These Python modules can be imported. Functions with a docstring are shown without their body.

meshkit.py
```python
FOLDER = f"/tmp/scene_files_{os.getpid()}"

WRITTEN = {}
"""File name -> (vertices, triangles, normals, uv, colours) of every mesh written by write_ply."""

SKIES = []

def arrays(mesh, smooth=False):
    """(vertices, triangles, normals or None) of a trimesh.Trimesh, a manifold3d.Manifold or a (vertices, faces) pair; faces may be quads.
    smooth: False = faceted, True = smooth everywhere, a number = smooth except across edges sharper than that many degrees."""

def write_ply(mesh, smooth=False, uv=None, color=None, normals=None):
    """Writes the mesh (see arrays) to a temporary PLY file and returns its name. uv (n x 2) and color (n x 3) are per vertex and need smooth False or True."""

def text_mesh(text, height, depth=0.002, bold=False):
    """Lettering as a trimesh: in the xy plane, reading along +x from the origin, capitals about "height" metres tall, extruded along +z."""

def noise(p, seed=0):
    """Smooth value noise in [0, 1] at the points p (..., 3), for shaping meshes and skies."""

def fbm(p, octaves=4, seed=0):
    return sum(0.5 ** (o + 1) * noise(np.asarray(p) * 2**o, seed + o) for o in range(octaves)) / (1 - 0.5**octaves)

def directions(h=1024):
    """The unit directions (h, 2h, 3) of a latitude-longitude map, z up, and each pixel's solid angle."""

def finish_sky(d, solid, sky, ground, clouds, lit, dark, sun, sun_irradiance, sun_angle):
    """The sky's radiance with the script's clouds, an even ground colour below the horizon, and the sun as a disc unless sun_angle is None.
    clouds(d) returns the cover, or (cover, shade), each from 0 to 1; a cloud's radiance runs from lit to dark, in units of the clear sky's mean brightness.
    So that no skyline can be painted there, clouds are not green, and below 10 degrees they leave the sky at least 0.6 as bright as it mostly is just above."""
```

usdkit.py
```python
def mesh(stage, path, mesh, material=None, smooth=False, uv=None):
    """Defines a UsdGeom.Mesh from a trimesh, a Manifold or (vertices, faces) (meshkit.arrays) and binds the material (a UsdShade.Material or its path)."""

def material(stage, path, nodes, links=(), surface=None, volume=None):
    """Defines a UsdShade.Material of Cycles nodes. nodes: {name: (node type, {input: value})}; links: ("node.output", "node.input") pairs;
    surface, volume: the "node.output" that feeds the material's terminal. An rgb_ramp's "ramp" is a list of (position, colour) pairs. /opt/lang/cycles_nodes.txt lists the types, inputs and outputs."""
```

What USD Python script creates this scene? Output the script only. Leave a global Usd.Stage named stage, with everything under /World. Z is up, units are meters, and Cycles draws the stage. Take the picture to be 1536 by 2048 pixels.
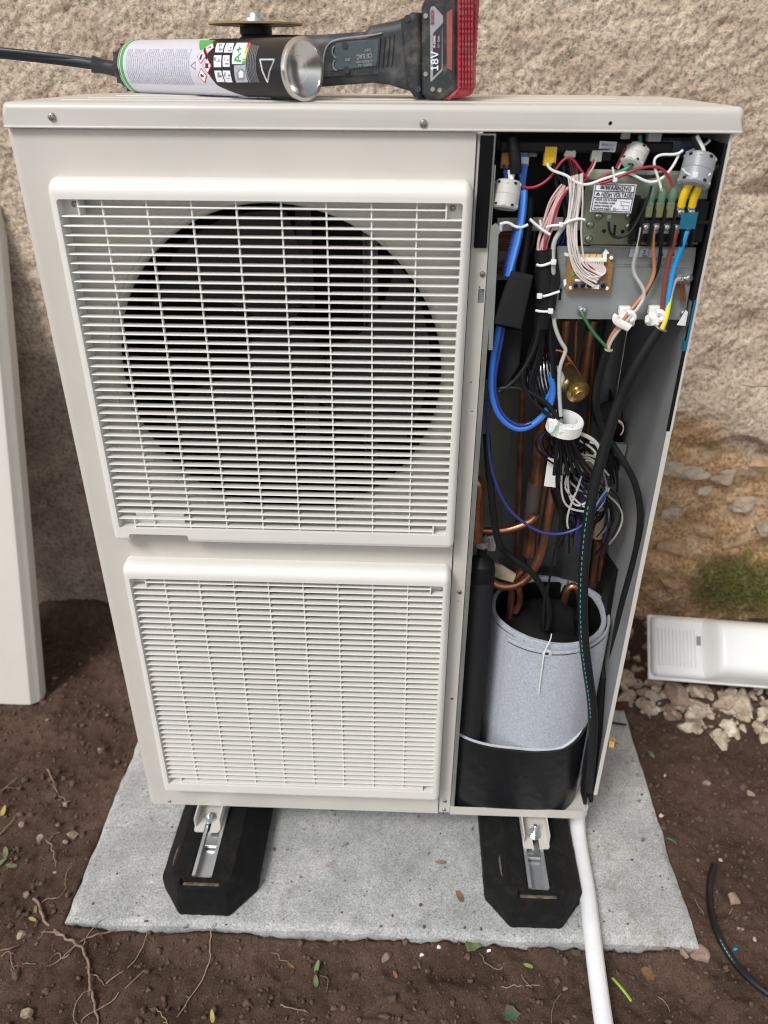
import math, random
import numpy as np, trimesh, shapely
from shapely.geometry import Polygon, Point, box as sbox
from scipy.interpolate import CubicSpline
import manifold3d as m3
import usdkit, meshkit
from pxr import Usd, UsdGeom, UsdLux, UsdShade, Gf, Sdf

stage = Usd.Stage.CreateInMemory()
UsdGeom.SetStageUpAxis(stage, 'Z'); UsdGeom.SetStageMetersPerUnit(stage, 1.0)
UsdGeom.Xform.Define(stage, '/World'); UsdGeom.Scope.Define(stage, '/World/Looks')
rng = np.random.default_rng(7); random.seed(7)

# ------------------------------------------------------------------ camera
U = 0.155                                    # height of the base pan above the soil
CAM = np.array([0.54251, -1.13287, 1.39595 + U]); YAW, PITCH, ROLL, FPX = -0.035105, 0.522316, 0.00506, 1560.0
_f = np.array([math.sin(YAW) * math.cos(PITCH), math.cos(YAW) * math.cos(PITCH), -math.sin(PITCH)])
_r = np.array([math.cos(YAW), -math.sin(YAW), 0]); _u = np.cross(_r, _f)
_r, _u = _r * math.cos(ROLL) + _u * math.sin(ROLL), -_r * math.sin(ROLL) + _u * math.cos(ROLL)
cam = UsdGeom.Camera.Define(stage, '/World/camera')
cam.CreateHorizontalApertureAttr(36.0); cam.CreateVerticalApertureAttr(48.0)
cam.CreateFocalLengthAttr(36.0 * FPX / 1536); cam.CreateClippingRangeAttr(Gf.Vec2f(0.02, 200))
mt = np.eye(4); mt[0, :3], mt[1, :3], mt[2, :3], mt[3, :3] = _r, _u, -_f, CAM
cam.AddTransformOp().Set(Gf.Matrix4d(*mt.ravel().tolist()))
cam.CreateFStopAttr(4.5); cam.CreateFocusDistanceAttr(1.28)
cam.CreateExposureAttr(0.95)

# ------------------------------------------------------------------ sky and soft sun (overcast)
SUN_EL, SUN_AZ = math.radians(48), math.radians(215)      # azimuth = atan2(x, y)
sd = np.array([math.sin(SUN_AZ) * math.cos(SUN_EL), math.cos(SUN_AZ) * math.cos(SUN_EL), math.sin(SUN_EL)])
sky_m = usdkit.material(stage, '/World/Looks/sky', {
    's': ('sky_texture', {'sky_type': 'single_scattering', 'sun_disc': False, 'sun_elevation': SUN_EL, 'sun_rotation': SUN_AZ}),
    'bw': ('rgb_to_bw', {}), 'tc': ('texture_coordinate', {}),
    'n': ('noise_texture', {'scale': 2.2, 'detail': 5}), 'rp': ('rgb_ramp', {'ramp': [(0.25, (.78, .78, .78)), (0.75, (.97, .97, .97))]}),
    'cl': ('combine_color', {}), 'mx': ('mix_color', {'fac': 0.85}), 'b': ('background_shader', {'strength': 0.113})},
    [('s.color', 'bw.color'), ('bw.val', 'cl.r'), ('bw.val', 'cl.g'), ('bw.val', 'cl.b'), ('tc.generated', 'n.vector'), ('n.fac', 'rp.fac'),
     ('rp.color', 'mx.fac'), ('s.color', 'mx.a'), ('cl.color', 'mx.b'), ('mx.result', 'b.color')], surface='b.background')
dome = UsdLux.DomeLight.Define(stage, '/World/sky')
UsdShade.MaterialBindingAPI.Apply(dome.GetPrim()).Bind(sky_m)
dome.GetPrim().SetCustomDataByKey('kind', 'structure')
sun = UsdLux.DistantLight.Define(stage, '/World/sun')
sun.CreateIntensityAttr(0.36); sun.CreateAngleAttr(18.0); sun.CreateNormalizeAttr(True); sun.CreateColorAttr(Gf.Vec3f(1, .97, .93))
zax = sd; xax = np.cross([0, 0, 1], zax); xax /= np.linalg.norm(xax); yax = np.cross(zax, xax)
ms = np.eye(4); ms[0, :3], ms[1, :3], ms[2, :3] = xax, yax, zax
sun.AddTransformOp().Set(Gf.Matrix4d(*ms.ravel().tolist()))

# ------------------------------------------------------------------ survey: a pixel of the photograph meets a known plane of the place
def ray(px, py):
    return _f + _r * (px - 768) / FPX - _u * (py - 1024) / FPX
def at(px, py, y=None, x=None, z=None):
    d = ray(px, py)
    t = (x - CAM[0]) / d[0] if x is not None else (z - CAM[2]) / d[2] if z is not None else (y - CAM[1]) / d[1]
    return CAM + t * d
def at_plane(px, py, p, n):
    d = ray(px, py); return CAM + d * (np.dot(np.asarray(p) - CAM, n) / np.dot(d, n))

# ------------------------------------------------------------------ materials
def mat(name, color, rough=.5, metal=0, var=0., vscale=20, bump=0., bscale=200, spec=.5, coat=0, color2=None, bdist=.001, detail=4, sheen=0, dust=0):
    c = np.array(color, float); c2 = np.array(color2 if color2 is not None else c * (1 - var))
    nodes = {'p': ('principled_bsdf', {'roughness': rough, 'metallic': metal, 'specular_ior_level': spec, 'coat_weight': coat, 'sheen_weight': sheen}), 'g': ('geometry', {})}
    links = []
    if var > 0 or color2 is not None:
        nodes['n'] = ('noise_texture', {'scale': vscale, 'detail': detail, 'roughness': .6})
        nodes['r'] = ('rgb_ramp', {'ramp': [(.34, tuple(c2)), (.66, tuple(c))]})
        links += [('g.position', 'n.vector'), ('n.fac', 'r.fac')]
        src = 'r.color'
        if dust:
            nodes['dn'] = ('noise_texture', {'scale': 38, 'detail': 6, 'roughness': .7}); nodes['dr'] = ('rgb_ramp', {'ramp': [(.5, (0, 0, 0)), (.72, (dust,) * 3)]})
            nodes['dm'] = ('mix_color', {'b': (.3, .26, .22)})
            links += [('g.position', 'dn.vector'), ('dn.fac', 'dr.fac'), ('dr.color', 'dm.fac'), (src, 'dm.a')]; src = 'dm.result'
        links += [(src, 'p.base_color')]
    else:
        nodes['p'][1]['base_color'] = tuple(c)
    if bump:
        nodes['bn'] = ('noise_texture', {'scale': bscale, 'detail': 3}); nodes['b'] = ('bump', {'strength': bump, 'distance': bdist})
        links += [('g.position', 'bn.vector'), ('bn.fac', 'b.height'), ('b.normal', 'p.normal')]
    return usdkit.material(stage, '/World/Looks/' + name, nodes, links, surface='p.BSDF')

cream = mat('cream_paint', (.525, .502, .46), .36, var=.06, vscale=6, bump=.06, bscale=900, bdist=.0004)
guard_m = mat('guard_plastic', (.67, .655, .615), .35, var=.03, vscale=9)
white_p = mat('white_plastic', (.78, .78, .76), .35, var=.04, vscale=15)
tie_m = mat('tie_nylon', (.72, .74, .74), .4)
cover_w = mat('cover_plastic', (.74, .74, .73), .4, var=.05, vscale=8)
ferr_w = mat('ferrite_white', (.50, .50, .46), .4, var=.08, vscale=40)
ferr_g = mat('ferrite_grey', (.25, .26, .275), .4, var=.06, vscale=40)
blade_m = mat('blade_grey', (.022, .022, .024), .5, spec=.3)
black = mat('black_plastic', (.005, .005, .0055), .5, spec=.25)
black_soft = mat('black_rubber_sleeve', (.006, .006, .0065), .55, var=.3, vscale=60, spec=.3)
foam = mat('black_foam', (.006, .006, .0065), .95, spec=.15, var=.4, vscale=700, bump=.8, bscale=900, bdist=.001)
foam_g = mat('grey_foam', (.020, .020, .022), .95, spec=.2, var=.35, vscale=500, bump=.7, bscale=700, bdist=.001)
galv = mat('galvanised_steel', (.42, .45, .43), .38, .75, var=.25, vscale=14)
galv_d = mat('olive_steel', (.30, .31, .25), .3, .7, var=.3, vscale=9)
plate_g = mat('grey_plate', (.30, .33, .325), .42, .45, var=.12, vscale=8)
plate_o = mat('olive_plate', (.52, .525, .42), .28, .25, var=.25, vscale=12, coat=.4)
inner_g = mat('inner_grey', (.13, .134, .138), .5, .3, var=.12, vscale=5)
zinc = mat('zinc', (.62, .64, .65), .28, .95, var=.2, vscale=80)
alu = mat('aluminium', (.60, .61, .63), .38, .85, var=.12, vscale=60)
steel = mat('screw_steel', (.35, .34, .32), .3, .9, var=.3, vscale=300)
copper = mat('copper', (.62, .29, .17), .28, .95, color2=(.33, .13, .075), vscale=22)
copper_d = mat('copper_dark', (.58, .27, .16), .33, .9, color2=(.22, .10, .065), vscale=18)
brass = mat('brass', (.62, .46, .18), .26, .95, color2=(.40, .28, .10), vscale=40)
felt = mat('grey_felt', (.42, .45, .50), .95, color2=(.28, .305, .35), vscale=260, bump=.6, bscale=600, bdist=.001, detail=6, sheen=.3)
felt_e = mat('felt_edge', (.55, .58, .62), .95, var=.25, vscale=300, bump=.6, bscale=600)
rubber_w = mat('rubber_sheet', (.005, .0055, .0065), .38, spec=.5, var=.4, vscale=25, bump=.5, bscale=38, bdist=.004)
rubber_f = mat('crumb_rubber', (.007, .007, .007), .9, var=.5, vscale=300, bump=1, bscale=350, bdist=.002, dust=.04, spec=.25)
worn = mat('worn_rubber', (.16, .12, .08), .9, color2=(.03, .026, .022), vscale=90, bump=.8, bscale=250)
pcb = mat('pcb', (.30, .16, .05), .5, color2=(.22, .11, .035), vscale=200)
pcbtrack = mat('pcb_print', (.55, .40, .18), .5)
paper = mat('sticker_paper', (.72, .73, .78), .5)
paper2 = mat('sticker_grey', (.60, .61, .70), .5)
ink = mat('ink', (.02, .02, .03), .6)
ink_g = mat('ink_grey', (.22, .22, .25), .6)
red = mat('red_wire', (.30, .02, .045), .4); wht = mat('white_wire', (.74, .74, .72), .4); wht2 = mat('ribbon_wire', (.66, .60, .56), .45)
pink = mat('pink_wire', (.62, .40, .38), .45); gryw = mat('grey_wire', (.42, .42, .40), .45); blk = mat('black_wire', (.005, .005, .0055), .5, spec=.35)
blu = mat('blue_wire', (.035, .16, .58), .3, coat=.4); dblu = mat('dark_blue_wire', (.022, .035, .16), .35); navy = mat('navy_case', (.02, .032, .075), .35)
cyan = mat('cyan_wire', (.01, .27, .62), .35); brn = mat('brown_wire', (.17, .05, .03), .4); orgw = mat('orange_wire', (.46, .19, .09), .4)
grn = mat('green_wire', (.02, .13, .045), .4); grn2 = mat('green_wire_bright', (.01, .22, .13), .35); yel = mat('yellow_plastic', (.75, .50, .01), .4); yelg = mat('yellow_wire', (.72, .62, .03), .4)
teal = mat('teal_stripe', (.03, .30, .33), .4); orange = mat('orange_plastic', (.50, .24, .05), .45); olive_t = mat('terminal_sleeve', (.13, .14, .06), .35)
bluetape = usdkit.material(stage, '/World/Looks/blue_tape', {'p': ('principled_bsdf', {'base_color': (.02, .15, .23), 'roughness': .25}), 't': ('transparent_bsdf', {'color': (.5, .75, .85)}), 'm': ('mix_closure', {'fac': .5})},
                           [('p.BSDF', 'm.closure1'), ('t.BSDF', 'm.closure2')], surface='m.closure')
clearp = usdkit.material(stage, '/World/Looks/clear_sleeve', {'p': ('principled_bsdf', {'base_color': (.16, .25, .20), 'roughness': .2}), 't': ('transparent_bsdf', {'color': (.75, .9, .82)}), 'm': ('mix_closure', {'fac': .72})},
                         [('p.BSDF', 'm.closure1'), ('t.BSDF', 'm.closure2')], surface='m.closure')
film = usdkit.material(stage, '/World/Looks/clear_film', {'p': ('glossy_bsdf', {'color': (.9, .95, 1), 'roughness': .12}), 't': ('transparent_bsdf', {'color': (.90, .92, .88)}), 'fr': ('fresnel', {'IOR': 1.45}), 'm': ('mix_closure', {})},
                       [('t.BSDF', 'm.closure1'), ('p.BSDF', 'm.closure2'), ('fr.fac', 'm.fac')], surface='m.closure')
felt_b = mat('beige_felt', (.40, .33, .23), .9, var=.2, vscale=120)
tool_b = mat('tool_black', (.018, .020, .022), .62, var=.4, vscale=60, dust=.30, bump=.2, bscale=300)
tool_bl = mat('tool_housing', (.024, .030, .036), .55, var=.25, vscale=40, dust=.22)
tool_red = mat('battery_red', (.32, .014, .025), .55, color2=(.22, .010, .017), vscale=60, dust=.22)
tool_grey = mat('battery_label_grey', (.30, .31, .32), .5, var=.15, vscale=60)
tool_plate = mat('tool_rating_plate', (.055, .075, .085), .5, var=.3, vscale=60)
disc_m = mat('grinding_disc', (.15, .125, .095), .75, var=.25, vscale=70); disc_e = mat('disc_rim', (.30, .205, .08), .7, var=.2, vscale=90)
chrome = mat('tinplate', (.72, .72, .70), .2, 1.0, var=.12, vscale=30)
can_w = mat('can_lilac_white', (.53, .53, .60), .3, coat=.3); can_k = mat('can_black', (.011, .010, .010), .38, spec=.35); can_g = mat('can_green', (.05, .33, .06), .3); can_gr = mat('can_pale_green', (.45, .58, .48), .3)
can_red = mat('can_red', (.55, .03, .07), .4); can_o = mat('can_amber', (.65, .33, .03), .4); noz = mat('nozzle_black', (.02, .024, .03), .4, var=.2, vscale=60)
fineprint = usdkit.material(stage, '/World/Looks/fine_print', {'g': ('texture_coordinate', {}), 'n': ('noise_texture', {'scale': 900, 'detail': 2}), 'r': ('rgb_ramp', {'ramp': [(.42, (.20, .20, .26)), (.60, (.52, .52, .60))]}),
                            'p': ('principled_bsdf', {'roughness': .35})}, [('g.object', 'n.vector'), ('n.fac', 'r.fac'), ('r.color', 'p.base_color')], surface='p.BSDF')
hose_w = mat('white_hose', (.74, .75, .77), .55, var=.05, vscale=50, bump=.3, bscale=300)
cable_b = mat('cable_black', (.008, .0085, .009), .5, spec=.35, var=.2, vscale=40)
conc = usdkit.material(stage, '/World/Looks/slab_concrete', {
    'g': ('geometry', {}), 'n': ('noise_texture', {'scale': 9, 'detail': 8, 'roughness': .72}), 'r': ('rgb_ramp', {'ramp': [(.3, (.32, .335, .335)), (.5, (.44, .445, .44)), (.68, (.62, .62, .61))]}),
    'n2': ('noise_texture', {'scale': 260, 'detail': 5, 'roughness': .75, 'distortion': .6}), 'r2': ('rgb_ramp', {'ramp': [(.36, (.52, .52, .52)), (.64, (1.25, 1.25, 1.25))]}), 'm': ('mix_color', {'blend_type': 'multiply', 'fac': 1, 'use_clamp': False}),
    'n3': ('noise_texture', {'scale': 8.5, 'detail': 7, 'roughness': .7}), 'r3': ('rgb_ramp', {'ramp': [(.57, (0, 0, 0)), (.70, (.65, .65, .65))]}), 'm3': ('mix_color', {'b': (.23, .185, .14)}),
    'v': ('noise_texture', {'scale': 60, 'detail': 3}), 'rv': ('rgb_ramp', {'ramp': [(.26, (.25, .22, .2)), (.33, (1, 1, 1))]}), 'm4': ('mix_color', {'blend_type': 'multiply', 'fac': .8}),
    'bm': ('bump', {'strength': .8, 'distance': .003}), 'p': ('principled_bsdf', {'roughness': .9, 'specular_ior_level': .25})},
    [('g.position', 'n.vector'), ('g.position', 'n2.vector'), ('g.position', 'n3.vector'), ('g.position', 'v.vector'), ('n.fac', 'r.fac'), ('n2.fac', 'r2.fac'), ('r.color', 'm.a'), ('r2.color', 'm.b'),
     ('n3.fac', 'r3.fac'), ('r3.color', 'm3.fac'), ('m.result', 'm3.a'), ('v.fac', 'rv.fac'), ('m3.result', 'm4.a'), ('rv.color', 'm4.b'), ('m4.result', 'p.base_color'), ('n2.fac', 'bm.height'), ('bm.normal', 'p.normal')], surface='p.BSDF')
soil_m = usdkit.material(stage, '/World/Looks/soil', {
    'g': ('geometry', {}), 'n': ('noise_texture', {'scale': 5, 'detail': 6, 'roughness': .65}), 'r': ('rgb_ramp', {'ramp': [(.3, (.046, .027, .019)), (.5, (.082, .050, .036)), (.72, (.125, .080, .058))]}),
    'n2': ('noise_texture', {'scale': 260, 'detail': 4, 'roughness': .7}), 'r2': ('rgb_ramp', {'ramp': [(.3, (.5, .5, .5)), (.66, (1.3, 1.3, 1.3))]}), 'm': ('mix_color', {'blend_type': 'multiply', 'fac': 1, 'use_clamp': False}),
    'v': ('voronoi_texture', {'scale': 130}), 'rv': ('rgb_ramp', {'ramp': [(.10, (.9, .9, .9)), (.17, (0, 0, 0))]}), 'w': ('separate_color', {}), 'mt': ('math', {'math_type': 'greater_than', 'value2': .86}), 'mm': ('math', {'math_type': 'multiply'}),
    'm2': ('mix_color', {'b': (.20, .14, .10)}), 'bm': ('bump', {'strength': 1, 'distance': .004}), 'p': ('principled_bsdf', {'roughness': .95, 'specular_ior_level': .2})},
    [('g.position', 'n.vector'), ('g.position', 'n2.vector'), ('g.position', 'v.vector'), ('n.fac', 'r.fac'), ('n2.fac', 'r2.fac'), ('r.color', 'm.a'), ('r2.color', 'm.b'), ('v.distance', 'rv.fac'), ('v.color', 'w.color'), ('w.r', 'mt.value1'),
     ('mt.value', 'mm.value1'), ('rv.color', 'mm.value2'), ('mm.value', 'm2.fac'), ('m.result', 'm2.a'), ('m2.result', 'p.base_color'), ('n2.fac', 'bm.height'), ('bm.normal', 'p.normal')], surface='p.BSDF')
# the wall's coat: tan roughcast above, bare ochre earth and rubble low on the right, a grey smeared coat low on the left (weights are a mesh primvar)
wall_m = usdkit.material(stage, '/World/Looks/roughcast', {
    'g': ('geometry', {}), 'a': ('attribute', {'attribute': 'coat'}), 'sp': ('separate_color', {}),
    'n': ('noise_texture', {'scale': 9, 'detail': 8, 'roughness': .7}), 'r': ('rgb_ramp', {'ramp': [(.30, (.46, .345, .265)), (.5, (.64, .52, .405)), (.70, (.77, .655, .53))]}),
    'no': ('noise_texture', {'scale': 14, 'detail': 8, 'roughness': .7}), 'ro': ('rgb_ramp', {'ramp': [(.3, (.34, .20, .11)), (.5, (.58, .37, .20)), (.62, (.66, .48, .31)), (.75, (.52, .45, .37))]}),
    'ng': ('noise_texture', {'scale': 11, 'detail': 7, 'roughness': .65}), 'rg': ('rgb_ramp', {'ramp': [(.3, (.27, .21, .17)), (.52, (.39, .315, .26)), (.75, (.54, .45, .37))]}),
    'n2': ('noise_texture', {'scale': 112, 'detail': 5, 'roughness': .72}), 'r2': ('rgb_ramp', {'ramp': [(.36, (.40, .37, .35)), (.47, (.92, .91, .90)), (.60, (1.22, 1.21, 1.19))]}),
    'm1': ('mix_color', {}), 'm2': ('mix_color', {}), 'm': ('mix_color', {'blend_type': 'multiply', 'fac': .9, 'use_clamp': False}), 'bm': ('bump', {'strength': 1, 'distance': .011}), 'p': ('principled_bsdf', {'roughness': .95, 'specular_ior_level': .15})},
    [('g.position', 'n.vector'), ('g.position', 'no.vector'), ('g.position', 'ng.vector'), ('g.position', 'n2.vector'), ('n.fac', 'r.fac'), ('no.fac', 'ro.fac'), ('ng.fac', 'rg.fac'), ('n2.fac', 'r2.fac'), ('a.color', 'sp.color'),
     ('r.color', 'm1.a'), ('ro.color', 'm1.b'), ('sp.r', 'm1.fac'), ('m1.result', 'm2.a'), ('rg.color', 'm2.b'), ('sp.g', 'm2.fac'), ('m2.result', 'm.a'), ('r2.color', 'm.b'), ('m.result', 'p.base_color'), ('n2.fac', 'bm.height'), ('bm.normal', 'p.normal')], surface='p.BSDF')
stone_ms = [mat('stone_%d' % i, c, .9, color2=d, vscale=45, bump=.7, bscale=160, bdist=.004, detail=6) for i, (c, d) in enumerate([((.56, .49, .39), (.27, .20, .135)), ((.48, .39, .29), (.22, .16, .11)), ((.38, .30, .23), (.18, .135, .10)), ((.34, .24, .18), (.18, .125, .09)), ((.60, .54, .45), (.30, .23, .16))])]
wstone_ms = [mat('wall_stone_%d' % i, c, .92, color2=d, vscale=30, bump=.8, bscale=120, bdist=.005, detail=6) for i, (c, d) in enumerate([((.52, .43, .33), (.30, .235, .17)), ((.54, .44, .34), (.32, .24, .17)), ((.50, .34, .20), (.30, .195, .11))])]
root_m = mat('root_bark', (.26, .185, .13), .85, color2=(.15, .10, .07), vscale=120); straw_m = mat('dry_straw', (.33, .25, .17), .85, var=.3, vscale=80)
leaf_m = usdkit.material(stage, '/World/Looks/leaf', {'g': ('geometry', {}), 'n': ('noise_texture', {'scale': 90, 'detail': 4}), 'r': ('rgb_ramp', {'ramp': [(.35, (.10, .14, .05)), (.65, (.19, .23, .11))]}), 'p': ('principled_bsdf', {'roughness': .6}), 't': ('translucent_bsdf', {}), 'm': ('mix_closure', {'fac': .25})},
                         [('g.position', 'n.vector'), ('n.fac', 'r.fac'), ('r.color', 'p.base_color'), ('r.color', 't.color'), ('p.BSDF', 'm.closure1'), ('t.BSDF', 'm.closure2')], surface='m.closure')
leaf_y = mat('leaf_yellow', (.38, .30, .07), .6, var=.3, vscale=90); leaf_b = mat('leaf_brown', (.22, .115, .05), .8, var=.4, vscale=120); blade = mat('grass_blade', (.24, .42, .03), .5)
moss_m = mat('moss', (.50, .47, .17), .9, color2=(.26, .28, .09), vscale=60)

# ------------------------------------------------------------------ shapes
def cat(ms): return trimesh.util.concatenate([m for m in ms if m is not None])
def bx(x0, x1, y0, y1, z0, z1):
    m = trimesh.creation.box([abs(x1 - x0), abs(y1 - y0), abs(z1 - z0)]); m.apply_translation([(x0 + x1) / 2, (y0 + y1) / 2, (z0 + z1) / 2]); return m
def tm(man):
    k = man.to_mesh(); return trimesh.Trimesh(k.vert_properties[:, :3], k.tri_verts, process=False)
def mf(mesh):
    if hasattr(mesh, 'to_mesh'): return mesh
    if not mesh.is_watertight: mesh.merge_vertices()
    return m3.Manifold(m3.Mesh(np.asarray(mesh.vertices, np.float32), np.asarray(mesh.faces, np.uint32)))
def rbx(x0, x1, y0, y1, z0, z1, r, seg=12):
    x0, x1, y0, y1, z0, z1 = min(x0, x1), max(x0, x1), min(y0, y1), max(y0, y1), min(z0, z1), max(z0, z1)
    r = min(r, (x1 - x0) / 2.01, (y1 - y0) / 2.01, (z1 - z0) / 2.01)
    s = m3.Manifold.sphere(r, seg)
    return m3.Manifold.batch_hull([s.translate([x, y, z]) for x in (x0 + r, x1 - r) for y in (y0 + r, y1 - r) for z in (z0 + r, z1 - r)])
def curve(pts, n):
    p = np.array(pts, float)
    if len(p) < 3: return np.linspace(p[0], p[-1], n)
    t = np.r_[0, np.cumsum(np.linalg.norm(np.diff(p, axis=0), axis=1) ** .5 + 1e-9)]
    return CubicSpline(t, p)(np.linspace(0, t[-1], n))
def sweep(pts, r, seg=8, flat=1.0, up=None, closed=False):
    p = np.array(pts, float); n = len(p); r = np.broadcast_to(np.asarray(r, float), (n,))
    T = np.gradient(p, axis=0); T /= np.linalg.norm(T, axis=1)[:, None] + 1e-12
    a = np.array(up if up is not None else ([0, 0, 1] if abs(T[0][2]) < .9 else [1, 0, 0]), float)
    V, F = [], []; ang = np.arange(seg) * 2 * math.pi / seg
    for i in range(n):
        a = a - T[i] * (a @ T[i]); a /= np.linalg.norm(a) + 1e-12; b = np.cross(T[i], a)
        V.append(p[i] + r[i] * (np.cos(ang)[:, None] * a * flat + np.sin(ang)[:, None] * b))
    for i in range(n - 1):
        for k in range(seg):
            q, w = i * seg + k, i * seg + (k + 1) % seg
            F += [[q, w, w + seg], [q, w + seg, q + seg]]
    V = np.vstack(V + [p[:1], p[-1:]]); c0, c1 = len(V) - 2, len(V) - 1
    for k in range(seg):
        F += [[c0, (k + 1) % seg, k], [c1, (n - 1) * seg + k, (n - 1) * seg + (k + 1) % seg]]
    return trimesh.Trimesh(V, F, process=False)
def tube(pts, r, seg=8, n=None, **k):
    n = n or max(6, 6 * len(pts)); return sweep(curve(pts, n), r if np.ndim(r) == 0 else np.interp(np.linspace(0, 1, n), np.linspace(0, 1, len(r)), r), seg, **k)
def frame(d, up=(0, 0, 1)):
    d = np.array(d, float); d /= np.linalg.norm(d); u = np.array(up, float); u -= d * (u @ d)
    if np.linalg.norm(u) < 1e-6: u = np.array([1., 0, 0]); u -= d * (u @ d)
    u /= np.linalg.norm(u); m = np.eye(4); m[:3, 0], m[:3, 1], m[:3, 2] = np.cross(u, d), u, d; return m
def lathe(prof, c, d, seg=32):
    """prof: (radius, height) along the axis d from c"""
    m = trimesh.creation.revolve(np.array(prof, float), sections=seg); T = frame(d); T[:3, 3] = c; m.apply_transform(T); return m
def cyl(c, d, r, h, seg=24, ch=.0): 
    ch = min(ch, r * .5, h * .4)
    return lathe([(0, 0), (r - ch, 0), (r, ch), (r, h - ch), (r - ch, h), (0, h)] if ch else [(0, 0), (r, 0), (r, h), (0, h)], c, d, seg)
def prism(poly, depth, bevel=0., steps=2):
    """(u, v) polygon -> solid with w from 0 to depth, both rims rounded by bevel"""
    p = Polygon(poly) if not hasattr(poly, 'exterior') else poly
    if not bevel:
        return trimesh.creation.extrude_polygon(p, depth, engine='earcut')
    c = np.array(p.exterior.coords)[:-1]
    if Polygon(c).exterior.is_ccw is False: c = c[::-1]
    n = len(c); e = np.roll(c, -1, 0) - c; e /= np.linalg.norm(e, axis=1)[:, None]; nr = np.stack([e[:, 1], -e[:, 0]], 1); pn = np.roll(nr, 1, 0)
    mi = (nr + pn) / np.maximum(1 + (nr * pn).sum(1), .35)[:, None]
    rings = [(-bevel * (1 - math.sin(a)), bevel * (1 - math.cos(a))) for a in np.linspace(0, math.pi / 2, steps + 1)]
    rings = rings + [(o, depth - w) for o, w in rings[::-1]]
    V = np.vstack([np.c_[c + mi * o, np.full(n, w)] for o, w in rings]); F = []
    for i in range(len(rings) - 1):
        for k in range(n):
            a, b = i * n + k, i * n + (k + 1) % n; F += [[a, b, b + n], [a, b + n, a + n]]
    tv, tf = trimesh.creation.triangulate_polygon(Polygon(V[:n, :2]).buffer(0) if not Polygon(V[:n, :2]).is_valid else Polygon(V[:n, :2]), engine='earcut')
    from scipy.spatial import cKDTree
    ix = cKDTree(V[:n, :2]).query(tv)[1]; tf = ix[tf]
    a = np.cross(V[tf[:, 1], :2] - V[tf[:, 0], :2], V[tf[:, 2], :2] - V[tf[:, 0], :2]); tf = np.where((a > 0)[:, None], tf, tf[:, ::-1])
    F = np.vstack([F, tf[:, ::-1], tf + (len(rings) - 1) * n])
    return trimesh.Trimesh(V, F, process=False)
def xz(mesh, y):                        # (u, v, w) -> (u, y + w, v)
    v = np.array(mesh.vertices); m = trimesh.Trimesh(np.c_[v[:, 0], y + v[:, 2], v[:, 1]], np.array(mesh.faces)[:, ::-1], process=False); return m
def rrect(x0, x1, z0, z1, r, q=5): return sbox(x0 + r, z0 + r, x1 - r, z1 - r).buffer(r, quad_segs=q)
def ellip(c, d, up, r, h, seg): pass
def rock(r, seed, sub=3, rough=.28, squash=(1, 1, .7)):
    g = np.random.default_rng(seed); m = trimesh.creation.icosphere(subdivisions=sub); v = np.array(m.vertices)
    for _ in range(14):
        d = g.normal(size=3); d /= np.linalg.norm(d); c = g.uniform(.42, .85); s = v @ d; v -= np.outer(np.maximum(s - c, 0), d)
    v *= 1 + rough * .55 * (meshkit.fbm(v * 2.2 + seed, 4, seed) - .5)[:, None]
    v /= np.abs(v).max(0) * .9
    return trimesh.Trimesh(v * r * np.array(squash), m.faces, process=False)

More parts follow.
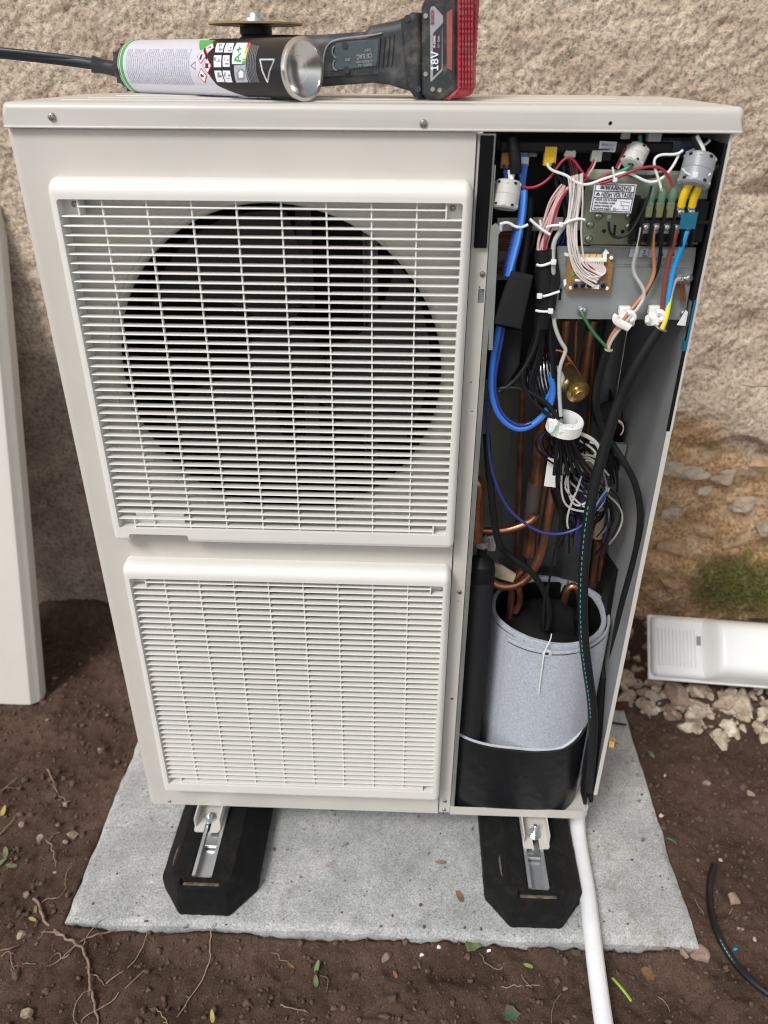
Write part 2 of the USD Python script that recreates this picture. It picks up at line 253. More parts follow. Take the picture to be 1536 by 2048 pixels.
# ------------------------------------------------------------------ objects
used, origin = {}, {}
def numbered(path):
    k = used.get(path, 0); used[path] = k + 1; return path if k == 0 else '%s_%03d' % (path, k)
def meta(p, label=None, cat_=None, group=None, kind=None):
    for k, v in (('label', label), ('category', cat_), ('group', group), ('kind', kind)):
        if v: p.SetCustomDataByKey(k, v)
def thing(name, label, cat_, loc=(0, 0, 0), group=None, kind=None):
    path = numbered('/World/' + name); x = UsdGeom.Xform.Define(stage, path); x.AddTranslateOp().Set(Gf.Vec3d(*map(float, loc))); origin[path] = np.array(loc, float)
    meta(x.GetPrim(), label, cat_, group, kind); return path
def part(parent, name, mesh, m, label=None, smooth=30, kind=None):
    if hasattr(mesh, 'to_mesh'): mesh = tm(mesh)
    path = numbered(parent + '/' + name); o = origin[parent]; origin[path] = o
    mesh = trimesh.Trimesh(np.array(mesh.vertices) - o, mesh.faces, process=False)
    p = usdkit.mesh(stage, path, mesh, m, smooth=smooth); meta(p.GetPrim(), label=label, kind=kind); return path
def solo(name, mesh, m, label=None, cat_=None, group=None, kind=None, smooth=30):
    if hasattr(mesh, 'to_mesh'): mesh = tm(mesh)
    path = numbered('/World/' + name); v = np.array(mesh.vertices); o = np.r_[(v.min(0) + v.max(0))[:2] / 2, v[:, 2].min()] if kind is None else np.zeros(3)
    p = usdkit.mesh(stage, path, trimesh.Trimesh(v - o, mesh.faces, process=False), m, smooth=smooth)
    if kind is None: UsdGeom.Xformable(p).AddTranslateOp().Set(Gf.Vec3d(*map(float, o)))
    origin[path] = o; meta(p.GetPrim(), label, cat_, group, kind); return path
def lettering(parent, text, height, p, ex, ez, m=ink, bold=False, depth=.0004, name='lettering', squeeze=1, center=False, width=None):
    """text from p reading along ex, capitals up along ez"""
    t = meshkit.text_mesh(text, height, depth, bold); v = np.array(t.vertices); v[:, 0] *= (width / v[:, 0].max() if width else squeeze)
    if center: v[:, 0] -= v[:, 0].max() / 2; v[:, 1] -= height / 2
    ex, ez = np.array(ex, float), np.array(ez, float); ex /= np.linalg.norm(ex); ez = ez - ex * (ex @ ez); ez /= np.linalg.norm(ez)
    t = trimesh.Trimesh(np.asarray(p) + np.outer(v[:, 0], ex) + np.outer(v[:, 1], ez) + np.outer(v[:, 2], np.cross(ex, ez)), t.faces, process=False)
    return part(parent, name, t, m, smooth=False)
def screw(parent, c, d, r=.0045, m=steel, label=None, washer=0, name='screw'):
    c, d = np.array(c, float), np.array(d, float); d = d / np.linalg.norm(d); T = frame(d)
    k = mf(lathe([(0, 0), (r, 0), (r, r * .25), (r * .8, r * .55), (r * .5, r * .68), (0, r * .7)], c, d, 16)); T[:3, 3] = c + d * r * .75
    for q in ((1.25, .24), (.24, 1.25)):
        k = k - mf(trimesh.creation.box([r * q[0], r * q[1], r * .7]).apply_transform(T))
    k = tm(k)
    if washer: k.apply_translation(d * .0011); k = cat([k, cyl(c, d, washer, .0011, 20)])
    return part(parent, name, k, m, label)
#SETTING
# ------------------------------------------------------------------ ground, wall, slab
def axis(lo, hi, step, far):
    a = np.arange(lo, hi + 1e-9, step); g = []; d = step
    while (g[-1] if g else 0) < far: d *= 1.35; g.append((g[-1] if g else 0) + d)
    g = np.array(g); return np.r_[(lo - g)[::-1], a, hi + g]
def grid(X, Y):
    nx, ny = len(X), len(Y); i = (np.arange(ny - 1)[:, None] * nx + np.arange(nx - 1)).ravel()
    return np.vstack([np.c_[i, i + 1, i + nx + 1], np.c_[i, i + nx + 1, i + nx]])
SX0, SX1, SY0, SY1, SZ = -0.142, 1.142, -0.195, 0.47, 0.03
def soil_z(x, y):
    p = np.stack([x, y, np.zeros_like(x)], -1)
    z = .030 * (meshkit.fbm(p * 5, 3, 3) - .5) + .026 * (meshkit.fbm(p * 24, 3, 5) - .5) + .016 * (meshkit.fbm(p * 75, 3, 9) - .5)
    d = np.maximum(np.maximum(SX0 - x, x - SX1), np.maximum(SY0 - y, y - SY1))
    z = z * np.clip(1.1 - np.clip(-d, 0, .1) * 9, .1, 1) + .016 * np.exp(-(np.clip(d, 0, None) / .035) ** 2) * (.4 + 1.2 * meshkit.fbm(p * 7, 2, 21)) * (d > 0)
    z = np.where(d < -.012, np.minimum(z, -.004), np.minimum(z, SZ - .006 + .02 * np.clip(d, 0, 9)))
    z += .05 * np.exp(-((y - .85) / .07) ** 2) * (.5 + meshkit.fbm(p * 6, 2, 33)) + .035 * np.exp(-((x - 1.42) / .22) ** 2 - ((y - .62) / .16) ** 2)
    return z
gx, gy = axis(-.62, 1.78, .0062, 14), axis(-.46, .9, .0062, 14)
XX, YY = np.meshgrid(gx, gy); ZZ = soil_z(XX, YY)
solo('ground', trimesh.Trimesh(np.c_[XX.ravel(), YY.ravel(), ZZ.ravel()], grid(gx, gy), process=False), soil_m, kind='structure', smooth=True)
def on_soil(px, py, up=0.0):
    z = .0
    for _ in range(4):
        p = at(px, py, z=z); z = float(soil_z(np.array([p[0]]), np.array([p[1]]))[0])
        if SX0 < p[0] < SX1 and SY0 < p[1] < SY1: z = SZ
    p = at(px, py, z=z + up); return p

WY = 0.85
wx, wz = axis(-.62, 1.72, .0050, 6), np.r_[np.arange(-.1, 1.75, .0050), np.linspace(1.76, 4.2, 60)]
X2, Z2 = np.meshgrid(wx, wz); P = np.stack([X2, Z2, np.zeros_like(X2)], -1)
low = np.clip((.80 + .10 * (meshkit.fbm(P * 4, 3, 41) - .5) * 4 - Z2) / .10, 0, 1)
right = np.clip((X2 - .75) / .2, 0, 1) * np.clip((.70 + .5 * (meshkit.fbm(P * 3.2, 3, 44) - .5) - Z2) / .08, 0, 1)
left = np.clip((.70 - X2) / .2, 0, 1) * np.clip((.86 + .35 * (meshkit.fbm(P * 5, 3, 47) - .5) - Z2) / .10, 0, 1)
rough = 1 - .75 * left
Yw = WY - (.016 * (meshkit.fbm(P * 5, 3, 51) - .5) + rough * (.0085 * (meshkit.fbm(P * 42, 3, 53) - .5) + (.0105 * (meshkit.fbm(P @ np.array([[.8, -.6, 0], [.6, .8, 0], [0, 0, 1]]) * 78, 2, 57) - .5))))
lump = meshkit.fbm(P * np.array([5, 8.5, 1]), 3, 61)
Yw += right * (.018 - .075 * np.abs(lump - .5) + .03 * (meshkit.fbm(P * 16, 3, 63) - .5))
ledge = np.clip((X2 - 1.28) / .08, 0, 1)
Yw -= ledge * .03 * (np.clip((Z2 - .655 - .02 * np.sin(X2 * 23)) / .012, 0, 1)) * np.clip((.86 - Z2) / .1, 0, 1)
Yw += .018 * np.exp(-((Z2 - (1.40 - .5 * (X2 - .95) + .25 * (X2 - .95) ** 2)) / .007) ** 2) * np.clip((X2 - .86) / .05, 0, 1) * np.clip((1.03 - X2) / .05, 0, 1) * .7
hole = lambda x, z, a, b, d: d * np.exp(-((X2 - x) / a) ** 2 - ((Z2 - z) / b) ** 2)
Yw += hole(1.36, 1.29, .045, .02, .03) + hole(1.55, 1.13, .05, .03, .02) + hole(1.40, .98, .05, .03, .02) + hole(1.52, .62, .02, .018, .03) + hole(1.2, 1.42, .03, .012, .015)
wv = np.c_[X2.ravel(), Yw.ravel(), Z2.ravel()]
house = thing('house_wall', 'old house wall of tan roughcast, its lower right worn down to ochre rubble', 'wall', (0.6, WY, 0))
origin_w = origin[house]
wm = usdkit.mesh(stage, house + '/roughcast', trimesh.Trimesh(wv - origin_w, grid(wx, wz), process=False), wall_m, smooth=True)
UsdGeom.PrimvarsAPI(wm).CreatePrimvar('coat', Sdf.ValueTypeNames.Color3fArray, 'vertex').Set([Gf.Vec3f(float(a), float(b), 0) for a, b in zip(right.ravel(), left.ravel())])
part(house, 'masonry_core', bx(-6, 7, WY + .06, WY + .45, -.3, 4.2), wstone_ms[1])
for i, (px, py, w, h, dp, mi) in enumerate([(1375, 948, .10, .036, .030, 0), (1500, 764, .075, .016, .030, 0), (1440, 950, .045, .04, .025, 1), (1410, 985, .035, .022, .025, 1), (1490, 1010, .04, .03, .022, 1), (1345, 1030, .035, .03, .02, 0),
        (1410, 1060, .04, .026, .02, 2), (1520, 930, .05, .03, .025, 2), (1350, 1100, .06, .03, .025, 2), (1470, 1085, .055, .03, .02, 2), (1340, 820, .07, .02, .02, 1), (1480, 850, .10, .03, .02, 1), (1350, 1170, .05, .03, .03, 2), (1410, 880, .045, .02, .02, 1), (1530, 1060, .05, .03, .02, 0)]):
    p = at(px, py, y=WY); r_ = rock(1, 300 + i, 4, .9, (w * .85, dp, h * .85)); v_ = np.array(r_.vertices); v_ *= (1 + .22 * (meshkit.fbm(v_ / np.array([w, dp, h]) * 5 + i, 3, i) - .5))[:, None]; r_ = trimesh.Trimesh(v_, r_.faces, process=False); r_.apply_translation(p + np.array([0, .010, 0]))
    part(house, 'wall_stone', r_, wstone_ms[mi], smooth=45)
# moss where the wall meets the soil
ml = []
for k in range(5200):
    px, py = rng.normal(1488, 62), rng.normal(1172, 30)
    if px < 1375 + abs(py - 1170) * .5: continue
    p = at(px, py, y=WY - .012); a = rng.uniform(.003, .0065); d = np.array([rng.normal() * .6, -1, rng.normal() * .5 + .3]); d /= np.linalg.norm(d); s = np.cross(d, [0, 0, 1]); s /= np.linalg.norm(s)
    p = p + np.array([0, rng.uniform(-.004, .016), 0]); t = rng.uniform(0, 3); s = s * math.cos(t) + np.cross(d, s) * math.sin(t)
    ml.append(trimesh.Trimesh([p - s * a * .5, p + s * a * .5, p + d * a * 1.6 + s * a * .2, p + d * a + np.array([0, 0, a * .7])], [[0, 1, 2], [0, 2, 3], [2, 1, 0], [3, 2, 0]], process=False))
solo('moss', cat(ml), moss_m, 'green moss clinging to the foot of the wall above the white cover', 'moss', kind='stuff', smooth=False)

# concrete slab, its edges worn
sx, sy = np.arange(SX0, SX1 + 1e-6, .006), np.arange(SY0, SY1 + 1e-6, .006)
A, B = np.meshgrid(sx, sy); e = np.minimum(np.minimum(A - sx[0], sx[-1] - A), np.minimum(B - sy[0], sy[-1] - B)); pp = np.stack([A, B, A * 0], -1)
top = SZ + .0025 * (meshkit.fbm(pp * 30, 3, 71) - .5) - .006 * np.exp(-(e / .008) ** 2) * (.5 + meshkit.fbm(pp * 40, 2, 73))
ox = (meshkit.fbm(pp * 14, 3, 75) - .5) * .012 * np.exp(-(e / .01) ** 2); oy = (meshkit.fbm(pp * 14 + 9, 3, 77) - .5) * .012 * np.exp(-(e / .01) ** 2)
nv = np.c_[(A + ox).ravel(), (B + oy).ravel(), top.ravel()]; nx, ny = len(sx), len(sy)
bd = np.r_[np.arange(nx), np.arange(2, ny) * nx - 1, np.arange(nx * ny - 1, nx * ny - nx - 1, -1), np.arange(ny - 2, 0, -1) * nx]
bd = np.array(list(dict.fromkeys(bd.tolist()))); sk = nv[bd].copy(); sk[:, 2] = -.05; o = nx * ny; q = np.arange(len(bd)); w = (q + 1) % len(bd)
solo('concrete_slab', trimesh.Trimesh(np.vstack([nv, sk]), np.vstack([grid(sx, sy), np.c_[bd[q], o + q, o + w], np.c_[bd[q], o + w, bd[w]]]), process=False), conc, 'grey concrete slab on the soil carrying the two black rubber feet', 'slab', smooth=40)

# ------------------------------------------------------------------ the two rubber feet
def oct_ring(cx, hw, y0, y1, cx_in, cy_in, z): return [(cx - hw + cx_in, y0, z), (cx + hw - cx_in, y0, z), (cx + hw, y0 + cy_in, z), (cx + hw, y1 - cy_in, z), (cx + hw - cx_in, y1, z), (cx - hw + cx_in, y1, z), (cx - hw, y1 - cy_in, z), (cx - hw, y0 + cy_in, z)]
def foot(cx, label):
    f = thing('rubber_foot', label, 'equipment foot', (cx, -.17, SZ + .001), group='rubber feet under the heat pump')
    z = SZ + .001; pts = oct_ring(cx, .100, -.172, .43, .048, .060, z) + oct_ring(cx, .100, -.172, .43, .048, .060, z + .034) + oct_ring(cx, .060, -.160, .418, .012, .012, z + .094)
    b = m3.Manifold.hull_points(np.array(pts, np.float32)) - mf(bx(cx - .0215, cx + .0215, -.150, .41, z + .066, z + .12)) - mf(bx(cx - .042, cx + .042, -.2, -.152, z + .081, z + .12))
    b = b - mf(rbx(cx - .03, cx + .034, -.19, -.1645, z + .062, z + .076, .003)) 
    bm_ = tm(b.refine_to_length(.007)); bm_.merge_vertices(); trimesh.smoothing.filter_taubin(bm_, iterations=4); bv_ = np.array(bm_.vertices); bv_ = bv_ + bm_.vertex_normals * (.0022 * (meshkit.fbm(bv_ * 110, 3, 8) - .5))[:, None]; part(f, 'rubber_block', trimesh.Trimesh(bv_, bm_.faces, process=False), rubber_f, smooth=True)
    part(f, 'worn_patch', rbx(cx - .038, cx + .036, -.1605, -.1535, z + .077, z + .0825, .002), worn)
    wp_ = rock(1, int(cx * 900), 3, .6, (.004, .030, .002)); wp_.apply_translation([cx - .068, -.09, z + .079]); part(f, 'worn_patch', wp_, worn)
    t = .0022; y0, y1 = -.1485, .40; zc = z + .0765; zt = z + .0965
    ch = [bx(cx - .0200, cx + .0200, y0 - .011, y1, zc, zc + t)]
    for s in (-1, 1):
        ch += [bx(cx + s * .0205, cx + s * (.0205 - t), y0, y1, zc + t, zt), bx(cx + s * (.0205 - t), cx + s * .0140, y0, y1, zt - t, zt)]
    part(f, 'mounting_channel', cat(ch), alu, smooth=False)
    part(f, 'slide_nut', rbx(cx - .014, cx + .014, -.075, -.04, zc + t + .004, zc + t + .012, .001), zinc)
    return f
foot(.1435, 'black rubber foot with metal channel under the left end of the heat pump')
foot(.8210, 'black rubber foot with metal channel under the right end, beside the white pipe')
#PUMP
# ------------------------------------------------------------------ heat pump: casing
W_, ZT = .95, U + 1.3186
hp = thing('heat_pump', 'cream outdoor heat pump with two grilles, right cover off showing pipes and wiring', 'heat pump', (.475, .165, U))
T_ = .0012
# front sheet with rounded left corner, two round openings
arc = [(.014 - .014 * math.sin(a), .014 - .014 * math.cos(a)) for a in np.linspace(0, math.pi / 2, 7)]
XL = -.005
arc = [(x + XL, y) for x, y in arc]
out = [(.6225, 0)] + arc + [(XL, .33)]; inn = [(.6225, T_)] + [(XL + .014 - (.014 - T_) * math.sin(a), .014 - (.014 - T_) * math.cos(a)) for a in np.linspace(0, math.pi / 2, 7)] + [(XL + T_, .33)]
sh = trimesh.creation.extrude_polygon(Polygon(out + inn[::-1]), ZT - U, engine='earcut'); sh.apply_translation([0, 0, U])
FC = [(.3405, U + .977), (.3405, U + .3585)]; FR = .2590
front = mf(sh)
for cx, cz in FC: front = front - m3.Manifold.cylinder(.1, FR, FR, 96).rotate([90, 0, 0]).translate([cx, .05, cz])
front = front - mf(bx(.6155, .6185, -.01, .01, U + 1.035, U + 1.085)) - mf(bx(.612, .6145, -.01, .01, U + .425, U + .47))
part(hp, 'front_panel', front, cream)
# narrow recessed strip beside the opening
st = mf(bx(.6225, .6465, .0022, .0035, U + .003, ZT - .002)) + mf(bx(.6212, .6225, .0, .0035, U + .003, ZT - .002)) + mf(bx(.6455, .6467, .0022, .012, U + .003, ZT - .002))
for px, py, w, h in ((962, 592, .0085, .020), (942, 765, .0022, .0022), (944, 823, .0022, .0022), (904, 1398, .005, .006), (917, 1203, .002, .002), (894, 1493, .0018, .0018), (959, 575, .002, .003)):
    p = at(px, py, y=.002); st = st - mf(bx(p[0] - w / 2, p[0] + w / 2, -.02, .02, p[2] - h / 2, p[2] + h / 2))
part(hp, 'side_strip', st, cream)
p = at(962, 592, y=.006); part(hp, 'strip_backing', bx(.6235, .6450, .0065, .0075, U + .03, ZT - .15), plate_g)
p0, p1 = at(956, 268, y=.0), at(953, 495, y=.0)
part(hp, 'foam_strip', rbx(.6262, .6440, -.0045, .0021, p1[2], ZT - .004, .0012), foam)
for px, py in ((965, 548), (919, 1184), (890, 1602), (888, 1619)): screw(hp, at(px, py, y=.002), (0, -1, 0), .0040)
screw(hp, at(339, 1602, y=0), (0, -1, 0), .0035)
# bell mouths, fans, motors, inner void
for k, (cx, cz) in enumerate(FC):
    th = [(FR + .0035, 0), (FR - .001, .0008), (FR - .005, .004), (FR - .009, .011), (FR - .0100, .020), (FR - .0100, .024), (FR - .0080, .024), (FR - .0080, .018), (FR - .003, .006), (FR + .0035, .0016)]
    part(hp, 'bell_mouth', lathe([(r, h) for r, h in th + th[:1]], (cx, .0014, cz), (0, 1, 0), 96), cream)
    part(hp, 'fan_duct', lathe([(FR - .0085, .0245), (FR - .0040, .0245), (FR - .0040, .10), (FR - .0085, .10), (FR - .0085, .0245)], (cx, .0014, cz), (0, 1, 0), 72), black)
    fan = part(hp, 'fan_hub', lathe([(0, 0), (.045, .001), (.062, .01), (.066, .03), (.066, .07), (0, .07)], (cx, .055, cz), (0, 1, 0), 40), black)
    for b in range(3):
        a0 = math.radians(100 + 120 * b + 40 * k); nr_, na = 9, 13; V = []
        for i in range(nr_):
            rr = .060 + (.232 - .060) * i / (nr_ - 1); span = math.radians(52 + 24 * (i / (nr_ - 1)) ** .8); swp = math.radians(24) * (i / (nr_ - 1)) ** 1.4
            for j in range(na):
                u = j / (na - 1); a = a0 + swp + span * (u - .5)
                V.append((cx + rr * math.cos(a), .055 + .055 * u + .006 * math.sin(math.pi * u), cz + rr * math.sin(a)))
        V = np.array(V); g_ = grid(np.arange(na), np.arange(nr_)); V2 = V + np.array([0, .0025, 0]); N = len(V)
        part(fan, 'fan_blade', trimesh.Trimesh(np.vstack([V, V2]), np.vstack([g_, g_[:, ::-1] + N]), process=False), blade_m, smooth=True)
    mo = part(hp, 'fan_motor', cyl((cx, .15, cz), (0, 1, 0), .055, .09, 32, .006), black)
    for s in (-.055, .055): part(hp, 'motor_rail', cat([bx(cx + .075 + s - .012, cx + .075 + s + .012, .215, .219, cz - .29, cz + .29), bx(cx + .075 + s - .012, cx + .075 + s - .009, .2, .215, cz - .29, cz + .29)]), inner_g)
part(hp, 'heat_exchanger', bx(.02, .62, .285, .322, U + .02, ZT - .02), black)
part(hp, 'fan_chamber', cat([bx(.6195, .6205, .010, .33, U + .004, ZT - .004), bx(.003, .6195, .010, .33, U + .004, U + .006), bx(.003, .6195, .010, .33, ZT - .008, ZT - .006)]), black)

# fan guards: rounded frame, slats, bars, corner pockets with screws
def guard(dz, k):
    x0, x1, z0, z1 = .0465, .6205, U + .6915 + dz, U + 1.2610 + dz
    s1, s2 = m3.Manifold.sphere(.020, 32).scale([.6, 1, 1]), m3.Manifold.sphere(.0105, 24); B_ = []
    for x, sg in ((x0, 1), (x1, -1)):
        B_ += [s1.translate([x + sg * .012, y, z1 - .020]) for y in (-.0125, .03)] + [s2.translate([x + sg * .0105, y, z0 + .0105]) for y in (-.0215, .03)]
    fr = m3.Manifold.batch_hull(B_) ^ mf(bx(-1, 2, -.05, -.0002, -1, 3))
    ix0, ix1, iz0, iz1 = .0605, .6065, z0 + .0275, z1 - .0255
    inner = prism(rrect(ix0, ix1, iz0, iz1, .004), .1); fr = fr - mf(xz(inner, -.06))
    if k == 0:   # finger recess in the lower edge
        fr = fr - mf(rbx(x0 + .028, x0 + .128, -.05, -.006, z0 - .01, z0 + .0165, .004, 12))
    g = part(hp, 'fan_guard', fr, guard_m, 'upper fan guard' if k == 0 else 'lower fan guard', smooth=40)
    pr = [(-.0292, 0), (-.0287, .0009), (-.0278, .0012), (-.0158, .0010), (-.0158, -.0009), (-.0278, -.0011), (-.0287, -.0009)]
    n = 41; pitch = .012545; zt = U + 1.2255 + dz
    for i in range(n):
        z = zt - i * pitch
        if z < iz0 + .003: break
        a, b = ix0 - .001, ix1 + .001
        if i == 0 or z - pitch < iz0 + .003 : a, b = ix0 + .0255, ix1 - .0205
        m = trimesh.creation.extrude_polygon(Polygon(pr), b - a, engine='earcut'); v = np.array(m.vertices)
        part(g, 'slat', trimesh.Trimesh(np.c_[a + v[:, 2], v[:, 0], z + v[:, 1]], m.faces, process=False), guard_m, smooth=35); zl = z
    for i in range(8):
        x = .1194 + i * .06089
        part(g, 'cross_bar', bx(x - .0010, x + .0010, -.0262, -.0205, iz0 - .001, iz1 + .001), guard_m)
    for (xa, sg) in ((ix0, 1), (ix1, -1)):
        w = .0255 if sg > 0 else .0205
        for zz0, zz1, tp in ((zt - pitch, iz1 + .001, 1), (iz0 - .001, zl + pitch, 0)):
            pk = [bx(xa + sg * (w + .0022), xa + sg * w, -.0285, -.006, zz0, zz1), bx(xa - sg * .001, xa + sg * w, -.0105, -.0085, zz0, zz1)]
            part(g, 'corner_pocket', cat(pk), guard_m)
            if tp: screw(g, (xa + sg * w * .6, -.0107, zz0 + .013), (0, -1, 0), .0040)
    if k == 0: part(g, 'sticker', bx(ix0 + .0270, ix0 + .108, -.0185, -.0160, iz0 + .001, iz0 + .030), white_p)
guard(0, 0); guard(-.6185, 1)

# lid with a rolled edge and pressed steps
lid = rbx(-.001, .9595, -.0072, .350, U + 1.3235, U + 1.3500, .0085, 20) 
lid = m3.Manifold.batch_hull([lid, mf(bx(-.001, .9595, -.0072, .350, U + 1.3205, U + 1.33))]) - mf(bx(.004, .954, -.002, .344, U + 1.30, U + 1.335))
h = at(1221, 247, y=-.0072); lid = lid - m3.Manifold.cylinder(.02, .0026, .0026, 20).rotate([90, 0, 0]).translate([h[0], 0, h[2]])
lp = part(hp, 'lid', lid, cream, smooth=40)
part(lp, 'rolled_edge', rbx(-.0018, .9603, -.0085, -.0060, U + 1.3195, U + 1.3225, .0012), cream)
for k, (a, b, y0, y1) in enumerate(((.055, .87, .055, .30), (.075, .85, .105, .285), (.10, .83, .15, .27))):
    part(lp, 'pressed_step', rbx(a, b, y0, y1, U + 1.34, U + 1.3512 + .0011 * k, .0009), cream)
for px, py in ((104, 234), (847, 247)): screw(lp, at(px, py, y=-.0072), (0, -1, 0), .0052)

# right side sheet, base pan, back, partition
part(hp, 'side_panel', cat([bx(.9490, .9505, .0, .33, U + .075, ZT), bx(.9430, .9505, -.0015, -.0002, U + .075, U + .90), bx(.9475, .9508, -.0016, -.0002, U + .90, ZT)]), cream, smooth=False)
part(hp, 'side_lining', bx(.9476, .9488, .0003, .326, U + .076, ZT - .002), mat('zinc_lining', (.29, .295, .30), .5, .25, var=.15, vscale=5))
part(hp, 'dark_tray', bx(.9462, .9474, .006, .30, U + 1.10, ZT - .012), black)
part(hp, 'edge_gasket', bx(.9434, .9474, -.0006, .004, U + .90, ZT - .012), black)
part(hp, 'edge_foil', cat([bx(.9440, .9472, -.0028, -.002, U + 1.045, U + 1.105), bx(.9415, .9472, -.0028, .008, U + 1.03, U + 1.045)]), bluetape)
part(hp, 'back_panel', bx(.655, .947, .326, .330, U + .004, ZT), mat('back_grey', (.24, .245, .25), .5, .25, var=.15, vscale=5))
pan = Polygon([(.6475, 0)] + [(.9425 - .018 + .018 * math.sin(a), .018 - .018 * math.cos(a)) for a in np.linspace(0, math.pi / 2, 9)] + [(.9425, .33), (.6475, .33)])
pw = trimesh.creation.extrude_polygon(pan, .022, engine='earcut'); pi_ = trimesh.creation.extrude_polygon(pan.buffer(-.0025), .03, engine='earcut'); pi_.apply_translation([0, 0, .003])
pn = tm(mf(pw) - mf(pi_)); pn.apply_translation([0, -.0008, U - .001]); part(hp, 'base_pan', pn, cream)
part(hp, 'base_pan', bx(.004, .6465, .004, .328, U - .001, U + .003), cream)
part(hp, 'partition', cat([bx(.6478, .6492, .002, .13, U + .004, ZT - .04), bx(.6478, .6555, .0015, .0028, U + .004, U + 1.195)]), galv)
pl = [(.6492, .13), (.69, .20), (.735, .245), (.74, .32)]; pm = []
for a, b in zip(pl[:-1], pl[1:]):
    d = np.array(b) - a; nn = np.array([d[1], -d[0]]) / np.linalg.norm(d) * .001; q = trimesh.creation.extrude_polygon(Polygon([a + nn, b + nn, b - nn, a - nn]), ZT - .06 - U, engine='earcut'); q.apply_translation([0, 0, U + .004]); pm.append(q)
part(hp, 'partition_sheet', cat(pm), galv_d, smooth=False)
# feet brackets of the casing
for px, py, cx, kind in ((420, 1637, .1295, 0), (1070, 1668, .8275, 1)):
    zb = SZ + .001 + .0975; y0 = -.048 if kind == 0 else -.060
    b = mf(prism(rrect(cx - .0275, cx + .0275, y0, .04, .006), .0025)).translate([0, 0, zb]) - mf(bx(cx - .0065, cx + .0065, y0 - .01, y0 + .024, zb - .01, zb + .01)) 
    b = b + mf(bx(cx - .0275, cx - .025, y0 + .012, .04, zb, U)) + mf(bx(cx + .025, cx + .0275, y0 + .012, .04, zb, U)) + mf(bx(cx - .0275, cx + .0275, .02, .022, zb, U))
    br = part(hp, 'foot_bracket', b, cream)
    c = np.array([cx - .001, y0 + .034, zb + .0026])
    part(br, 'washer', cyl(c, (0, 0, 1), .0145, .0018, 28), zinc); part(br, 'nut', cyl(c + [0, 0, .0018], (0, 0, 1), .0085, .007, 6), zinc)
    part(br, 'bolt', cyl(c + [0, 0, .001], (0, 0, 1), .0045, .014 if kind == 0 else .028, 16, .001), zinc)
#INSIDE
# ------------------------------------------------------------------ heat pump: pipes, boards and wiring behind the open cover
hp_label_words = 0
def poly(pxs, y, th, bevel=0., xmax=.9430):
    q = np.array([at(a, b, y=y) for a, b in pxs])[:, [0, 2]]; q[:, 0] = np.minimum(q[:, 0], xmax); p = Polygon(q)
    if not p.exterior.is_ccw: p = Polygon(q[::-1])
    return xz(prism(p, th, bevel), y)
def pts3(pts, y=None): return np.array([at(p[0], p[1], y=p[2] if len(p) > 2 else y) for p in pts])
def wire(name, m, r, pts, y=None, label=None, parent=None, seg=8, n=None, **k):
    return part(parent or hp, name, tube(pts3(pts, y), r, seg, n, **k), m, label, smooth=60)
def bundle(name, m, r, pts, y, count, spread, label=None, tail=None):
    c = curve(pts3(pts, y), 7 * len(pts)); g = np.random.default_rng(len(c) + count)
    d = np.gradient(c, axis=0); s = np.cross(d, [0, 1, 0]); s /= np.linalg.norm(s, axis=1)[:, None] + 1e-9; ms_ = []
    for i in range(count):
        o = (i / max(count - 1, 1) - .5) * spread; dy = (g.random() - .5) * spread * .5; w = .35 * spread * np.sin(np.linspace(0, 5, len(c)) + g.random() * 6) * .4
        part(hp, name, sweep(c + s * (o + w)[:, None] + np.array([0, dy, 0]), r, 6), m, label, smooth=60)

# main pipes and vessels at the back
wire('copper_pipe', copper_d, .0125, [(1088, 835), (1080, 900), (1073, 960), (1064, 1040), (1058, 1110)], .16)
wire('copper_pipe', copper_d, .0085, [(1112, 905), (1108, 965), (1098, 1030), (1083, 1100), (1055, 1155), (1020, 1172), (985, 1165)], .12)
wire('copper_pipe', copper, .0075, [(962, 1062), (990, 1062), (1020, 1058), (1055, 1045), (1072, 1030)], .12, 'heat-tinted copper pipe')
wire('copper_pipe', copper, .0130, [(950, 1082), (951, 1040), (953, 1000), (956, 975), (948, 962), (938, 968)], .045, 'thick copper elbow above the dark vessel')
wire('copper_pipe', copper_d, .0085, [(1132, 640), (1126, 720), (1120, 780)], .16)
wire('copper_pipe', copper_d, .0095, [(1186, 640), (1172, 715), (1160, 790)], .20)
wire('copper_pipe', copper, .0035, [(1153, 640), (1150, 700), (1148, 745)], .15)
wire('copper_pipe', copper, .0035, [(1078, 728), (1092, 712), (1115, 700), (1140, 720), (1165, 758)], .10)
wire('copper_pipe', copper, .0075, [(1100, 800), (1108, 840), (1104, 900), (1097, 960), (1090, 1030), (1082, 1090)], .13)
wire('copper_pipe', copper_d, .0095, [(1198, 1080), (1192, 1130), (1185, 1190)], .22)
wire('copper_pipe', copper, .0028, [(1098, 1020), (1120, 1012), (1150, 1008), (1165, 995), (1170, 960)], .16)
wire('copper_pipe', copper, .0075, [(1016, 1240), (1022, 1205), (1028, 1165), (1045, 1140)], .13)
wire('copper_pipe', copper, .0060, [(1030, 1225), (1040, 1200), (1036, 1175)], .12)
wire('copper_pipe', copper, .0075, [(1128, 1215), (1133, 1185), (1145, 1172), (1157, 1182), (1161, 1215), (1160, 1250)], .14)
p = at(1073, 962, y=.16)
part(hp, 'pipe_sleeve', tube(pts3([(1070, 965), (1066, 1000), (1062, 1035)], .16), .0135, 14), mat('sleeve_brown', (.08, .06, .06), .5), smooth=60)
wire('drier_tube', inner_g, .020, [(1237, 610), (1216, 730), (1202, 830)], .26)
part(hp, 'back_duct', bx(.80, .862, .275, .325, U + .46, U + 1.15), inner_g)
part(hp, 'side_pad', poly([(1222, 780), (1262, 850), (1292, 880), (1268, 945), (1228, 940), (1212, 860)], .22, .012), black)
